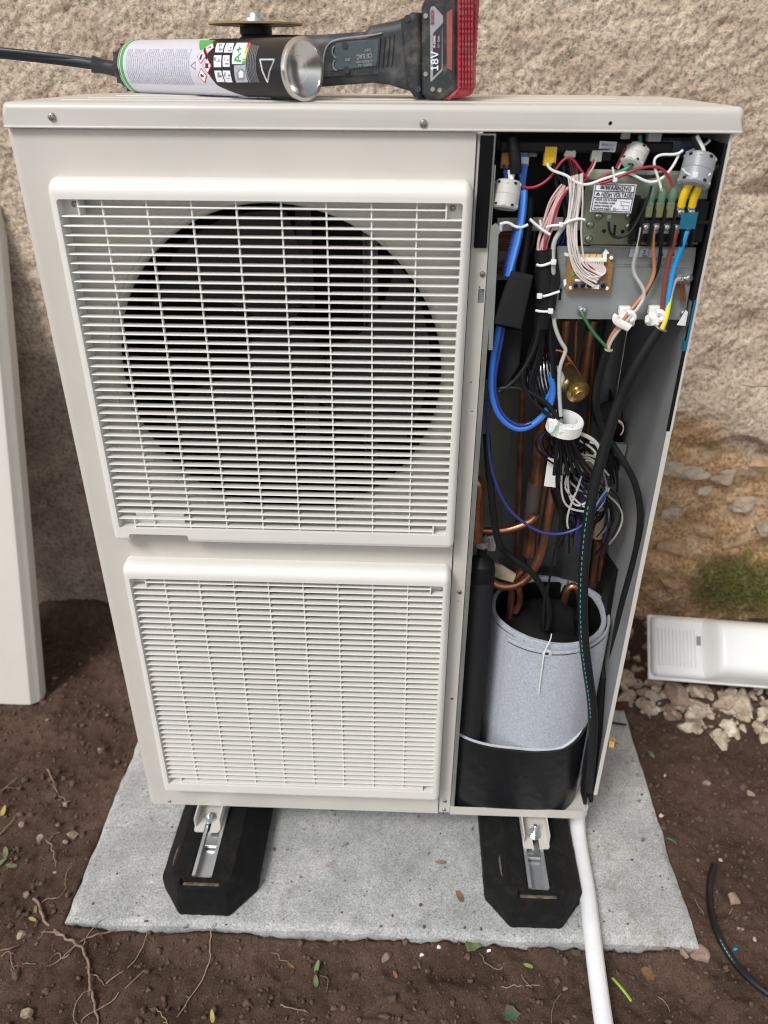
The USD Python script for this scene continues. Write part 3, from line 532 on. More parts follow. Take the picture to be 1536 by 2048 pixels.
part(hp, 'side_pad', poly([(1208, 1120), (1250, 1135), (1250, 1215), (1205, 1290), (1196, 1200)], .20, .012), black)
p = at(1210, 835, y=.20); part(hp, 'coil_cap', cyl(p, (.1, -.6, .5), .024, .03, 28, .004), black)
part(hp, 'bracket', poly([(1232, 888), (1262, 890), (1262, 912), (1230, 912)], .19, .01), galv)
p = at(1165, 925, y=.12); part(hp, 'valve_body', rbx(p[0] - .03, p[0] + .035, .10, .15, p[2] - .012, p[2] + .014, .006), felt_b)
wire('fibre_sleeve', felt_b, .0095, [(1205, 1000), (1200, 1035), (1195, 1075)], .19)
wire('fibre_sleeve', felt_b, .0085, [(1178, 930), (1192, 970), (1202, 1010)], .18)
part(hp, 'paper_tag', poly([(1096, 915), (1113, 920), (1111, 975), (1088, 972)], .075, .0012), white_p)
part(hp, 'felt_strip', poly([(968, 1120), (1005, 1133), (1032, 1150), (1026, 1165), (1000, 1158), (975, 1145)], .09, .006), felt_b)
# expansion valve with brass body and silver coil disc
a, b = at(1157, 786, y=.035), at(1122, 728, y=.12); d = (a - b) / np.linalg.norm(a - b)
ev = part(hp, 'expansion_valve', lathe([(0, 0), (.0165, 0), (.0165, .05), (.0185, .052), (.0195, .058), (.0195, .068), (.0185, .072), (.012, .0735), (.0115, .078), (0, .079)], a - d * .074, d, 32), brass, 'brass expansion valve')
part(ev, 'valve_cap', cyl(a + d * .004, d, .0085, .004, 24, .001), brass)
p = at(1092, 762, y=.075); part(hp, 'coil_disc', lathe([(0, 0), (.026, 0), (.030, .004), (.030, .016), (.022, .020), (.006, .0205), (.006, .024), (0, .024)], p, (-.2, -1, .3), 36), zinc)
part(hp, 'coil_bracket', poly([(1062, 745), (1075, 725), (1098, 722), (1100, 740), (1078, 750), (1070, 790), (1085, 810), (1062, 800)], .072, .003), galv)

# dark vessel at the left and wrapped compressor
c = at(957, 1300, y=.045); vx, vy = c[0] - .008, .048; zt = at(950, 1150, y=.03)[2]
vs = part(hp, 'liquid_vessel', lathe([(0, U + .004), (.0265, U + .004), (.0265, zt - .008), (.0245, zt - .004), (0, zt - .004)], (vx, vy, 0), (0, 0, 1), 36), foam_g)
part(vs, 'vessel_dome', lathe([(.0268, zt - .016), (.0268, zt), (.024, zt + .016), (.014, zt + .026), (.009, zt + .03), (.009, zt + .05), (0, zt + .05)], (vx, vy, 0), (0, 0, 1), 36), black)
part(vs, 'pipe_clamp', lathe([(.0125, zt + .052), (.0135, zt + .052), (.0135, zt + .064), (.0125, zt + .064), (.0125, zt + .052)], (vx - .001, vy, 0), (0, 0, 1), 28), zinc)
part(hp, 'vessel_bracket', poly([(960, 1078), (986, 1072), (992, 1090), (990, 1102), (958, 1102)], .055, .002), galv)
screw(hp, at(980, 1082, y=.054), (0, -1, 0), .004, zinc)
CX, CY, CR = .8255, .126, .1135; zr = U + .458
def arcwall(a0, a1, r0, r1, z0, z1f, n=64):
    a = np.radians(np.linspace(a0, a1, n)); V = []
    for t in a:
        nz_ = meshkit.fbm(np.array([math.cos(t) * 2.2, math.sin(t) * 2.2, r1 * 40]), 3, 4) - .5
        z1 = z1f(math.degrees(t)) if callable(z1f) else z1f; b0 = .004; z1 = z1 + .014 * nz_
        for r, z in ((r0, z0), (r1, z0), (r1, z1 - b0), (r1 - .002, z1), (r0 + .002, z1), (r0, z1 - b0)): q_ = r + (.010 * nz_ if z > z0 else .003 * nz_); V.append((CX + q_ * math.cos(t), CY + q_ * math.sin(t), z))
    F = []
    for i in range(n - 1):
        for k in range(6):
            q, w = i * 6 + k, i * 6 + (k + 1) % 6; F += [[q, w, w + 6], [q, w + 6, q + 6]]
    for s in (0, (n - 1) * 6):
        for k in range(1, 5): F.append([s, s + k, s + k + 1] if s else [s, s + k + 1, s + k])
    m = trimesh.Trimesh(V, F, process=False); m.fix_normals(); return m
jk = part(hp, 'compressor_jacket', arcwall(60, 418, CR - .010, CR, U + .004, lambda d: zr + .004 * math.sin(math.radians(d * 2))), felt, 'grey felt jacket round the compressor', smooth=40)
part(jk, 'jacket_lining', arcwall(60, 419, CR - .0125, CR - .0102, U + .004, zr - .004), black)
part(jk, 'jacket_flap', arcwall(-138, 110, CR + .001, CR + .006, U + .004, lambda d: zr - .012 + .010 * min(1, max(0, (d + 138) / 150)) ** 2), felt, smooth=40)
part(jk, 'jacket_seam', cat([sweep(np.array([(CX + (CR + .0065) * math.cos(t), CY + (CR + .0065) * math.sin(t), zr - .018 + .010 * max(0, (math.degrees(t) + 138) / 150) ** 2) for t in np.radians(np.linspace(-136, 60, 70))]), .0010, 5),
      sweep(np.array([(CX + (CR + .0008) * math.cos(t), CY + (CR + .0008) * math.sin(t), zr - .007 + .004 * math.sin(2 * t)) for t in np.radians(np.linspace(-2, 240, 60))]), .0010, 5)]), ink)
p = at(1094, 1307, y=CY - CR - .0066)
part(jk, 'eyelet', lathe([(.0035, 0), (.0095, 0), (.0095, .0006), (.0085, .0012), (.0042, .0018), (.0035, .001), (.0035, 0)], p - [0, -.0003, 0], (0, -1, 0), 28), felt_e); part(jk, 'eyelet_hole', cyl(p, (0, -1, 0), .0036, .001, 18), ink)
yj = CY - CR - .0085
part(jk, 'string', tube(pts3([(1103, 1268), (1098, 1285), (1090, 1302), (1085, 1330), (1081, 1358), (1078, 1387)], yj), .0011, 6), white_p)
part(hp, 'compressor', lathe([(0, U + .01), (.088, U + .01), (.088, zr - .055), (.080, zr - .03), (.05, zr - .012), (0, zr - .008)], (CX, CY, 0), (0, 0, 1), 40), black)
part(hp, 'terminal_cover', poly([(1085, 1222), (1120, 1212), (1146, 1228), (1150, 1290), (1080, 1290)], .07, .02), black_soft)
# bent rubber sheet round its foot
pl = curve(np.array([(.6565, .022, 0), (.70, .007, 0), (.76, .0032, 0), (.83, .0032, 0), (.878, .011, 0), (.912, .040, 0), (.930, .085, 0), (.934, .14, 0)]), 60)
s_ = np.linspace(0, 1, 60); ztop = U + np.interp(s_, [0, .2, .4, .55, .75, .9, 1], [.208, .197, .190, .195, .222, .236, .24])
def sheet(z0, z1, w0, w1):
    nn = np.cross(np.gradient(pl, axis=0), [0, 0, 1]); nn /= np.linalg.norm(nn, axis=1)[:, None]; V = []
    for i in range(60):
        cr_ = .004 * (meshkit.fbm(np.array([i * .16, 3., 1.]), 3, 2) - .5)
        for w, z in ((w0, z0[i]), (w1, z0[i]), (w1, z1[i]), (w0, z1[i])): V.append(pl[i] + nn[i] * (w + (cr_ if z > U + .05 else 0)) + [0, 0, z + cr_ * (z > U + .05)])
    F = []
    for i in range(59):
        for k in range(4):
            q, w = i * 4 + k, i * 4 + (k + 1) % 4; F += [[q, w, w + 4], [q, w + 4, q + 4]]
    F += [[0, 1, 2], [0, 2, 3], [236, 238, 237], [236, 239, 238]]; m = trimesh.Trimesh(V, F, process=False); m.fix_normals(); return m
rw = part(hp, 'rubber_wrap', sheet(np.full(60, U + .0035), ztop, -.002, .003), rubber_w, 'black rubber sheet bent round the compressor foot', smooth=40)
part(rw, 'felt_lining', sheet(np.full(60, U + .0035), ztop + .0025, -.0065, -.0021), felt_e, smooth=40)
def yz(pts, x0, x1, bev=0):
    m = prism(pts, x1 - x0, bev); v = np.array(m.vertices); m = trimesh.Trimesh(np.c_[x0 + v[:, 2], v[:, 0], v[:, 1]], m.faces, process=False); m.fix_normals(); return m
part(hp, 'side_pad', yz([(.11, U + .36), (.27, U + .30), (.30, U + .52), (.12, U + .56)], .938, .9472, .002), black)
part(hp, 'rubber_flap', yz([(.004, U + .045), (.30, U + .02), (.30, U + .33), (.16, U + .39), (.07, U + .33), (.03, U + .22), (.018, U + .12)], .9385, .9474, .002), black_soft); part(hp, 'rubber_flap', yz([(.012, U + .028), (.05, U + .025), (.10, U + .24), (.07, U + .27), (.028, U + .15)], .930, .938, .002), rubber_w)

# upper void: black board cover, strap, reactor windings
zb = at(1100, 306, y=.025)[2]
bc = part(hp, 'board_cover', rbx(.655, .885, .022, .19, zb, ZT - .012, .003), black)
part(bc, 'board_edge', bx(.70, .80, .0205, .022, zb + .004, zb + .006), black_soft)
part(hp, 'dark_tray', bx(.6495, .940, .115, .118, U + 1.10, ZT - .012), black); part(hp, 'dark_tray', bx(.6495, .775, .165, .168, U + .92, U + 1.10), black_soft)
sl = part(bc, 'sticker', poly([(1200, 282), (1234, 284), (1230, 304.5), (1197, 302.5)], .0208, .0008), paper2)
q0, q1 = at(1203, 292, y=.0204), at(1230, 293, y=.0204)
lettering(bc, 'BK0V012LCT', .0034, q0, q1 - q0, (0, 0, 1), ink_g, width=.0185); q0 = at(1203, 300.5, y=.0204); lettering(bc, '52 017FDE', .0034, q0, q1 - at(1203, 292, y=.0204), (0, 0, 1), ink_g, width=.0155)
part(hp, 'steel_strap', poly([(995, 436), (1172, 434), (1172, 460), (995, 462)], .055, .0015), mat('strap', (.46, .45, .40), .4, .3))
part(hp, 'reactor', poly([(1000, 455), (1036, 455), (1030, 560), (994, 560)], .085, .05), mat('reactor_core', (.22, .19, .16), .6))
for i in range(16):
    yy = 462 + i * 5.6 + rng.uniform(-1, 1)
    if 505 < yy < 523: continue
    wire('winding', copper_d, .0014, [(998 - i * .4, yy + 1), (1010, yy - 1), (1026 - i * .3, yy + rng.uniform(-2, 2))], .083, seg=5)
part(hp, 'hinge_tab', poly([(983, 452), (992, 446), (998, 452), (1001, 462), (997, 470), (985, 700), (977, 700)], .0005, .0012), galv)

# terminal plates
po = part(hp, 'terminal_plate', poly([(1176, 338), (1442, 344), (1440, 390), (1400, 489), (1163, 489), (1160, 455)], .026, .0015), plate_o, 'olive upper terminal plate', smooth=False)
lw = part(hp, 'wiring_plate', poly([(1117, 492), (1393, 495), (1390, 520), (1372, 640), (1105, 638), (1098, 630), (1108, 500)], .0195, .0015, .0006), plate_g, 'grey lower wiring plate', smooth=False)
part(lw, 'pressed_bead', cat([poly([(1224, 526.5), (1382, 528), (1382, 530), (1224, 528.8)], .0186, .0012), poly([(1224, 531), (1380, 532.5), (1380, 534.6), (1224, 533.3)], .0186, .0012)]), zinc)
part(lw, 'plate_lip', poly([(1182, 491), (1360, 494), (1360, 496), (1182, 493)], .0185, .0012), zinc)
part(lw, 'slot', poly([(1120, 577), (1124, 577), (1122, 600), (1116, 600)], .0192, .0005), black); part(lw, 'slot', poly([(1125, 525), (1136, 525), (1135, 532), (1124, 532)], .0192, .0005), galv)
part(po, 'slot', poly([(1228, 450), (1233, 450), (1230, 475), (1225, 475)], .0255, .0006), black)
for px, py in ((1208, 462), (1245, 463), (1165, 372)): part(po, 'hole', cyl(at(px, py, y=.0262), (0, -1, 0), .0028, .0008, 16), black)
for px, py in ((1197, 432), (1180, 449), (1258, 432), (1177, 478), (1257, 453), (1380, 481), (1407, 415), (1414, 373), (1427, 336)): screw(po, at(px, py, y=.026), (0, -1, 0), .0058 if px < 1260 else .0042, zinc)
for px, py in ((1367, 626),): screw(lw, at(px, py, y=.019), (0, -1, 0), .0055, zinc)
part(hp, 'corner_tab', poly([(1354, 650), (1383, 652), (1384, 625), (1372, 620), (1360, 640)], .010, .001), white_p)
# clear sheet and warning sticker
wp = part(hp, 'warning_sticker', poly([(1189.8, 365.6), (1273.5, 369), (1261.7, 426.7), (1179.8, 423)], .004, .0006), paper, smooth=False)
A0, A1, A2 = at(1189.8, 365.6, y=.0036), at(1273.5, 369, y=.0036), at(1179.8, 423, y=.0036); EX, EZ = A1 - A0, A0 - A2; wl, hl = np.linalg.norm(EX), np.linalg.norm(EZ); EX, EZ = EX / wl, EZ / hl
def st(u, v): return A2 + EX * u * wl + EZ * v * hl
for (u0, v0, u1, v1) in ((.03, .04, .97, .04), (.03, .96, .97, .96), (.03, .04, .03, .96), (.97, .04, .97, .96), (.03, .73, .97, .73), (.03, .50, .97, .50)): part(wp, 'border', sweep([st(u0, v0), st(u1, v1)], .00055, 4), ink)
def tri(u, v, s):
    q = [st(u - s, v - s * .75), st(u + s, v - s * .75), st(u, v + s * 1.2), st(u - s, v - s * .75)]
    part(wp, 'warning_triangle', cat([sweep([a, b], .00045, 4) for a, b in zip(q[:-1], q[1:])] + [sweep([st(u, v + .02), st(u, v - .03)], .0006, 4)]), ink)
tri(.20, .85, .05); tri(.12, .62, .05)
lettering(wp, 'WARNING', hl * .145, st(.27, .775), EX, EZ, ink, True, width=wl * .62); lettering(wp, 'HIGH VOLTAGE', hl * .145, st(.20, .545), EX, EZ, ink, True, width=wl * .74)
for i, (t, w) in enumerate((('•Make sure to install', .53), ('the insulation sheet', .50), ('before turning on', .44), ('the power supply', .42))): lettering(wp, t, hl * .078, st(.07, .40 - i * .105), EX, EZ, ink, width=wl * w)
part(wp, 'drawing', cat([sweep([st(*a), st(*b)], .00035, 4) for a, b in (((.68, .40), (.92, .38)), ((.70, .36), (.82, .12)), ((.70, .26), (.92, .26)), ((.92, .26), (.92, .12)), ((.92, .12), (.74, .12)), ((.56, .12), (.70, .12)))] +
     [sweep(np.array([st(.58 + .035 * math.cos(t), .12 + .05 * math.sin(t)) for t in np.linspace(0, 6.28, 16)]), .00035, 4)]), ink_g)
part(hp, 'clear_sheet', poly([(1176, 345), (1400, 352), (1396, 400), (1375, 500), (1160, 496)], .0052, .0004), film)
# number strip
ns = part(lw, 'number_strip', poly([(1262, 494.5), (1358, 497), (1352, 516), (1257.5, 513.5)], .0178, .0008), paper2, smooth=False)
for i, t in enumerate(('1', '2', '3', 'L', 'N')):
    u = (i + .5) / 5; q = at(1260 + u * 94.5, 507 + u * 2.5 - (4 if t == '2' else 0), y=.0174); lettering(ns, t, .0046, q, (1, 0, 0), (0, 0, 1), ink, True, center=True)
    if t == '2': lettering(ns, '(N)', .0032, at(1260 + u * 94.5, 512, y=.0174), (1, 0, 0), (0, 0, 1), ink, True, center=True)
    if i: part(ns, 'divider', sweep([at(1262 + i * 19.2, 494.5 + i * .5, y=.0174), at(1257.5 + i * 18.9, 513.5 + i * .5, y=.0174)], .0004, 4), ink_g)
#WIRES

# wiring of the upper compartment
def block(name, px, py, y, w, h, d, m, label=None, ang=0, parent=None):
    p = at(px, py, y=y); b = tm(rbx(-w / 2, w / 2, 0, d, -h / 2, h / 2, min(w, h, d) * .12, 8)); b.apply_transform(trimesh.transformations.rotation_matrix(math.radians(ang), [0, 1, 0])); b.apply_translation(p); return part(parent or hp, name, b, m, label)
def ferrite(px0, py0, px1, py1, y, r, m, label, y1=None):
    a, b = at(px0, py0, y=y), at(px1, py1, y=y if y1 is None else y1); d = b - a; L = np.linalg.norm(d); d /= L; c = .12 * r
    f = part(hp, 'ferrite_core', lathe([(.32 * r, .01), (.32 * r, 0), (r - c, 0), (r, c), (r, L * .5 - .0006), (r - .0006, L * .5), (r, L * .5 + .0006), (r, L - c), (r - c, L), (.32 * r, L), (.32 * r, L - .01)], a, d, 36), m, label, smooth=35)
    T = frame(d)
    for t in (.12, .88):
        for k in range(-2, 3):
            aa = math.radians(k * 38 + 10); q = a + d * L * t + (T[:3, 0] * math.sin(aa) - (T[:3, 1]) * math.cos(aa) * (1 if (T[:3, 1] @ np.array([0, 1, 0])) > 0 else -1)) * (r + .0002)
            n_ = q - (a + d * L * t); M = frame(n_, d); M[:3, 3] = q; part(f, 'clip_slot', trimesh.creation.box([r * .22, r * .16, .0012]).apply_transform(M), black if k % 2 else m)
    return f, a, d, L
def tie(pts, y, r=.0013, head=None, hm=.0030, parent=None):
    t = part(parent or hp, 'cable_tie', sweep(curve(pts3(pts, y), 14), r * 1.0, 8, flat=.9), tie_m, smooth=60)
    if head: p = at(head[0], head[1], y=y - .003); part(t, 'tie_head', rbx(p[0] - hm, p[0] + hm, p[1] - .003, p[1] + .003, p[2] - hm, p[2] + hm, .001), tie_m)
    return t
wire('heat_shrink', black_soft, [.0055, .0075, .0085, .0075], [(1024, 274), (1027, 292), (1030, 318), (1031, 347)], .012)
block('connector', 1012, 316, .035, .013, .026, .012, orange, 'orange connector'); c_ = block('connector', 1048, 316, .034, .014, .022, .012, white_p, 'white and blue connector'); block('connector_band', 1048, 309, .0335, .0145, .006, .013, blu, parent=c_)
c_ = block('connector', 1101, 313, .020, .0165, .024, .012, mat('connector_yellow', (.72, .42, .01), .4), 'yellow connector'); block('connector_lug', 1101, 321, .0193, .010, .007, .003, yel, parent=c_)
c_ = block('connector', 1141, 306, .022, .015, .011, .010, ferr_w); block('connector_lug', 1134, 308, .021, .003, .008, .004, ferr_w, parent=c_); block('connector_lug', 1148, 308, .021, .003, .008, .004, ferr_w, parent=c_)
block('connector', 1194, 311, .021, .014, .016, .010, ferr_w); block('connector', 1214, 311, .022, .012, .014, .008, black); block('connector', 1066, 303, .03, .012, .014, .008, inner_g); block('connector', 1252, 270, .03, .012, .010, .008, ferr_w); block('connector', 1309, 281, .03, .018, .020, .014, felt_e)
block('capacitor', 1358, 297, .03, .046, .022, .03, navy, 'dark blue capacitor box')
f1, *_ = ferrite(1018, 362, 1009, 418, .022, .0178, ferr_w, 'white ferrite core at the left of the wiring', .012)
f2, *_ = ferrite(1278, 295, 1262, 330, .018, .0148, ferr_w, 'small white ferrite core on the green wire', .006)
f3, a3, d3, L3 = ferrite(1402, 312, 1385, 374, .004, .0205, ferr_g, 'grey ferrite core above the yellow terminals', -.012)
tie([(1365, 337), (1374, 347), (1392, 354), (1410, 354), (1421, 347)], -.0265 + .004, .0013, (1390, 350), .0034)
for k, (m_, o) in enumerate(((wht, 5), (dblu, -3))): wire('wire', m_, .0032, [(1014 + o, 340), (1015 + o, 352), (1017 + o * .7, 368)], .02)
wire('wire', white_p, .003, [(1026, 348), (1023, 360), (1022, 372)], .012)
for x0, x1 in ((1006, 1000), (1016, 1008)): wire('wire', dblu, .0018, [(x0, 330), (x0 + 6, 342), (x1 + 16, 366)], .035, 'dark blue wire')
# blue motor cable
for k, o in enumerate((-5, 0, 5)): wire('wire', blu, .0024, [(1048 + o * .9, 328), (1045 + o, 350), (1046 + o * .3, 372), (1046 + o * .5, 385)], .03, 'blue wire')
bl = [(1047, 380), (1046, 410), (1041, 450), (1033, 490), (1025, 520), (1018, 552)]
wire('blue_cable', blu, .0058, bl, .018, 'glossy blue cable sleeve', seg=14); wire('wire', mat('sky_wire', (.10, .30, .75), .3, coat=.5), .0022, [(a + 2, b) for a, b in bl], .0115, 'light blue wire'); wire('wire', dblu, .0042, [(a - 9, b + 2) for a, b in bl[2:]], .024)
wire('black_tube', black_soft, .0062, [(1058, 395), (1057, 440), (1052, 490), (1043, 550), (1036, 590)], .03, seg=12)
wire('cable_tail', blu, .0052, [(999, 652), (993, 680), (986, 720), (983, 760), (986, 795), (998, 828), (1016, 848), (1038, 857), (1060, 852), (1082, 835), (1100, 808), (1106, 780), (1102, 758)], .022, 'glossy blue cable loop', seg=14)
wire('wire', dblu, .0026, [(1007, 655), (1002, 690), (994, 730), (990, 765), (993, 795), (1003, 824), (1020, 842), (1040, 850), (1062, 845)], .018, 'dark blue wire')
tie([(1000, 449), (1020, 447), (1030, 453), (1043, 454), (1056, 449)], .011, .0022); tie([(1003, 445), (1001, 462)], .02, .003)
# red, white, green and black leads
wire('wire', red, .0018, [(1046, 373), (1065, 375), (1085, 367), (1104, 350), (1122, 325), (1134, 316), (1144, 318), (1160, 338), (1174, 356), (1186, 363), (1200, 357), (1222, 347), (1243, 343)], .014, 'red wire')
wire('wire', red, .0019, [(1200, 367), (1222, 361), (1246, 350), (1270, 340), (1295, 334), (1317, 335), (1332, 346), (1341, 362), (1343, 374)], .000, 'red wire curving to the terminals')
wire('wire', wht, .0018, [(1095, 326), (1101, 338), (1116, 345), (1134, 352), (1152, 364), (1170, 369), (1186, 366), (1204, 359), (1226, 352), (1246, 346), (1262, 348), (1280, 357), (1300, 364), (1318, 360), (1336, 345), (1350, 325), (1358, 306)], .004, 'white wire')
wire('wire', wht, .0017, [(1366, 300), (1345, 309), (1322, 310), (1310, 318), (1310, 336), (1317, 358), (1323, 382)], .002, 'white wire curving to the terminals')
wire('wire', blk, .0024, [(1106, 326), (1110, 345), (1114, 372), (1122, 395), (1130, 420), (1132, 445)], .016); wire('wire', blk, .0022, [(1108, 340), (1125, 362), (1145, 368), (1170, 364), (1200, 362), (1240, 352), (1262, 343)], .012)
wire('black_tube', black_soft, .0040, [(1121, 380), (1127, 405), (1132, 430), (1133, 455)], .02, seg=10)
wire('wire', grn2, .0028, [(1263, 330), (1252, 338), (1238, 345), (1222, 352)], .008, 'green wire'); wire('wire', grn2, .0028, [(1279, 270), (1280, 282), (1278, 296)], .02)
tie([(1225, 334), (1227, 346), (1229, 358), (1230, 362)], -.004, .0014, (1230, 360), .0026)
wire('wire', blk, .0024, [(1255, 346), (1280, 354), (1310, 352), (1330, 346)], .012)
wire('wire', pink, .0014, [(1192, 319), (1186, 335), (1176, 352), (1167, 366), (1163, 384)], .018); wire('wire', red, .0012, [(1188, 319), (1180, 336), (1170, 352), (1162, 368), (1158, 384)], .02)
wire('wire', red, .0014, [(1250, 296), (1240, 318), (1232, 336)], .022); wire('wire', pink, .0014, [(1256, 298), (1246, 318), (1236, 338)], .022)
for k in range(7): wire('wire', (dblu, blk, navy)[k % 3], .0016, [(1128 + k * 4, 330 + 3 * (k % 3)), (1130 + k * 4, 365), (1134 + k * 2.5, 400), (1130 + k * 2, 430), (1126 + k * 2, 455), (1115 + k * 3, 490)], .045 + .004 * (k % 3), seg=6)
for k in range(4): wire('wire', copper_d if k % 2 else brn, .0009, [(1136 + 4 * k, 318), (1142 + 4 * k, 340), (1150 + k, 372)], .035, seg=5)
wire('wire', blk, .0032, [(1068, 462), (1066, 485), (1058, 505), (1050, 512)], .04)
# two flat ribbons of many leads
bundle('ribbon_wire', wht2, .00105, [(1152, 350), (1153, 380), (1150, 420), (1146, 455), (1147, 490), (1153, 520), (1164, 540), (1180, 552), (1196, 560)], .004, 15, .0175)
bundle('ribbon_wire', pink, .0013, [(1132, 372), (1124, 385), (1112, 405), (1103, 430), (1094, 455), (1086, 475), (1082, 500)], .012, 8, .013)
wire('wire', red, .0016, [(1134, 380), (1120, 402), (1110, 430), (1101, 458), (1092, 480), (1088, 500)], .006, 'red ribbon edge')
for k in range(9):
    x1 = 1166 + k * 5.2
    wire('ribbon_wire', wht2 if k else red, .0011, [(1172 + k * .6, 556 - k * .4), (1186 + k * 1.3, 561 - k), (1197 + k * 1.6, 556 - k * 1.3), (1194 + k * 2.1, 545 - k), (1180 + k * 3.4, 532), (x1, 521)], .006 - .0004 * k, seg=6)
wire('wire', gryw, .0034, [(1164, 380), (1155, 405), (1143, 428), (1128, 452), (1114, 472), (1107, 492), (1106, 520), (1107, 545), (1109, 580, .03), (1110, 640, .03)], .010, 'grey cable', seg=10)
tie([(1060, 438), (1075, 452), (1090, 463), (1100, 469)], .004, .0022); tie([(1092, 455), (1108, 451), (1124, 449), (1140, 442), (1156, 438), (1170, 440)], .002, .0020, (1122, 449), .003); tie([(1080, 440), (1083, 460)], .01, .0018)
# black sleeves with ties at the plate's left edge
wire('black_sleeve', black_soft, [.0125, .0125, .0135, .0125, .011], [(1087, 497), (1087, 530), (1088, 570), (1087, 610), (1083, 655)], .020, seg=18); wire('black_sleeve', black_soft, .0085, [(1102, 496), (1104, 525), (1107, 550), (1103, 590), (1099, 620)], .016, seg=16)
wire('black_tube', blk, .0035, [(1110, 505), (1112, 530), (1116, 556), (1112, 580)], .012)
tie([(1073, 529), (1085, 531), (1098, 527), (1107, 524)], .0055, .0021, (1107, 524), .0036); tie([(1076, 592), (1090, 592), (1104, 588), (1119, 583)], .0055, .0021, (1079, 592), .0036); tie([(1071, 621), (1084, 623), (1098, 623)], .0065, .0021, (1101, 622), .0036)
# small control board
pb = part(hp, 'control_board', poly([(1136, 506), (1229, 508), (1219, 585), (1130, 582.5)], .010, .0016), pcb, 'small brown control board', smooth=False)
part(pb, 'socket', poly([(1160, 516), (1214, 517), (1213, 524), (1158, 523)], .004, .006), white_p); part(pb, 'print_strip', poly([(1158, 508), (1204, 509), (1203, 515), (1157, 514)], .0094, .0006), pcbtrack)
for (a, b) in ((1167, 1), (1180, 1), (1193, 1)): part(pb, 'print_line', sweep([at(a, 508.5, y=.0092), at(a - 1, 514.5, y=.0092)], .0004, 4), brn)
for px, py in ((1222, 515), (1141, 575), (1213, 576), (1143, 512)): part(pb, 'spacer', cyl(at(px, py, y=.0100), (0, -1, 0), .0026, .004, 14, .001), white_p)
part(pb, 'spacer', poly([(1206, 508), (1212, 498), (1219, 507), (1214, 508), (1213, 520), (1207, 520)], .006, .003), white_p); part(pb, 'spacer', poly([(1129, 505), (1138, 507), (1137, 513), (1129, 511)], .0095, .001), white_p); part(pb, 'spacer', poly([(1127, 560), (1132, 558), (1133, 568), (1128, 574)], .0095, .001), white_p)
for px in (1151, 1165, 1178, 1206):
    b_ = block('button', px, 570, .0055, .010, .010, .004, inner_g if px != 1178 else ferr_g, parent=pb); part(pb, 'button_cap', cyl(at(px, 571, y=.0055), (0, -1, 0), .0031, .0022, 16, .0005), black)
for px, py in ((1157, 563), (1168, 565), (1183, 555), (1192, 574)): block('board_chip', px, py, .0065, .010, .006, .003, white_p, parent=pb)
part(pb, 'board_led', poly([(1141, 545), (1149, 541), (1152, 548), (1145, 553)], .0085, .0015), mat('green_led', (.12, .30, .05), .4))
for i in range(14):
    px, py = rng.uniform(1140, 1216), rng.uniform(528, 562); part(pb, 'print_line', sweep([at(px, py, y=.0097), at(px + rng.uniform(-1, 1), py + rng.uniform(3, 8), y=.0097)], .00035, 4), pcbtrack)
# terminal block
tb0, tb1 = at(1279, 400, y=.006), at(1402, 486, y=.006)
tb = part(hp, 'terminal_block', rbx(tb0[0], .9425, .006, .024, tb1[2], tb0[2], .0025), black, 'black terminal block')
xs = np.linspace(at(1281, 455, y=0)[0], at(1386, 455, y=0)[0], 6)
for i, x in enumerate(xs): part(tb, 'divider', cat([bx(x - .0014, x + .0014, -.010, .006, tb1[2] - .002, tb1[2] + .024), bx(x - .0014, x + .0014, -.006, .006, tb1[2] + .024, tb0[2] - .010)]), black)
part(tb, 'rail', bx(tb0[0] + .002, .942, -.004, .006, (tb0[2] + tb1[2]) / 2 - .001, (tb0[2] + tb1[2]) / 2 + .003), black)
for i in range(5):
    x = (xs[i] + xs[i + 1]) / 2; z = tb1[2] + .021
    part(tb, 'clamp_plate', rbx(x - .0055, x + .0055, .002, .0062, z - .009, z + .008, .0008), zinc); screw(tb, (x, .001, z), (0, -1, 0), .0046, zinc, washer=.0054)
    part(tb, 'clamp_plate', rbx(x - .0055, x + .0055, .003, .0062, z + .012, z + .022, .0008), steel)
    if i < 3:
        zt_ = tb0[2] - .004; part(tb, 'tab_terminal', rbx(x - .0050, x + .0050, -.004, .004, zt_ - .017, zt_ + .002, .0015), olive_t, 'olive tab terminal')
        part(tb, 'tab_sleeve', lathe([(0, -.004), (.0045, -.004), (.0052, .003), (.0048, .010), (.0028, .0165), (0, .0165)], (x, -.001, zt_ + .004), (0, -.1, 1), 18), clearp)
    else:
        zt_ = tb0[2] - .002; screw(tb, (x, -.001, zt_ - .012), (0, -1, 0), .0050, zinc, washer=.0060); part(tb, 'ring_terminal', rbx(x - .005, x + .005, -.0005, .006, zt_ - .018, zt_ - .002, .0008), zinc)
        part(tb, 'yellow_sleeve', sweep(curve([(x - .001, -.004, zt_ - .004), (x - .001, -.008, zt_ + .012), (x + .004, -.012, zt_ + .030)], 8), .0052, 14), yel, 'yellow terminal sleeve')
part(tb, 'blue_tape', poly([(1364, 426), (1397, 424), (1390, 458), (1358, 458)], -.0125, .0006), bluetape); part(tb, 'block_ear', poly([(1263, 392), (1282, 392), (1270, 488), (1258, 488), (1262, 440)], .014, .01), black)
wire('wire', blk, .0018, [(1217, 438), (1218, 455), (1222, 468), (1234, 475), (1250, 472), (1262, 462), (1276, 440), (1290, 410), (1300, 385), (1302, 372)], -.006, 'thin black sensor wire')
part(hp, 'sensor_tip', tube(pts3([(1219, 430), (1217, 442)], -.006), .0026, 8), clearp)
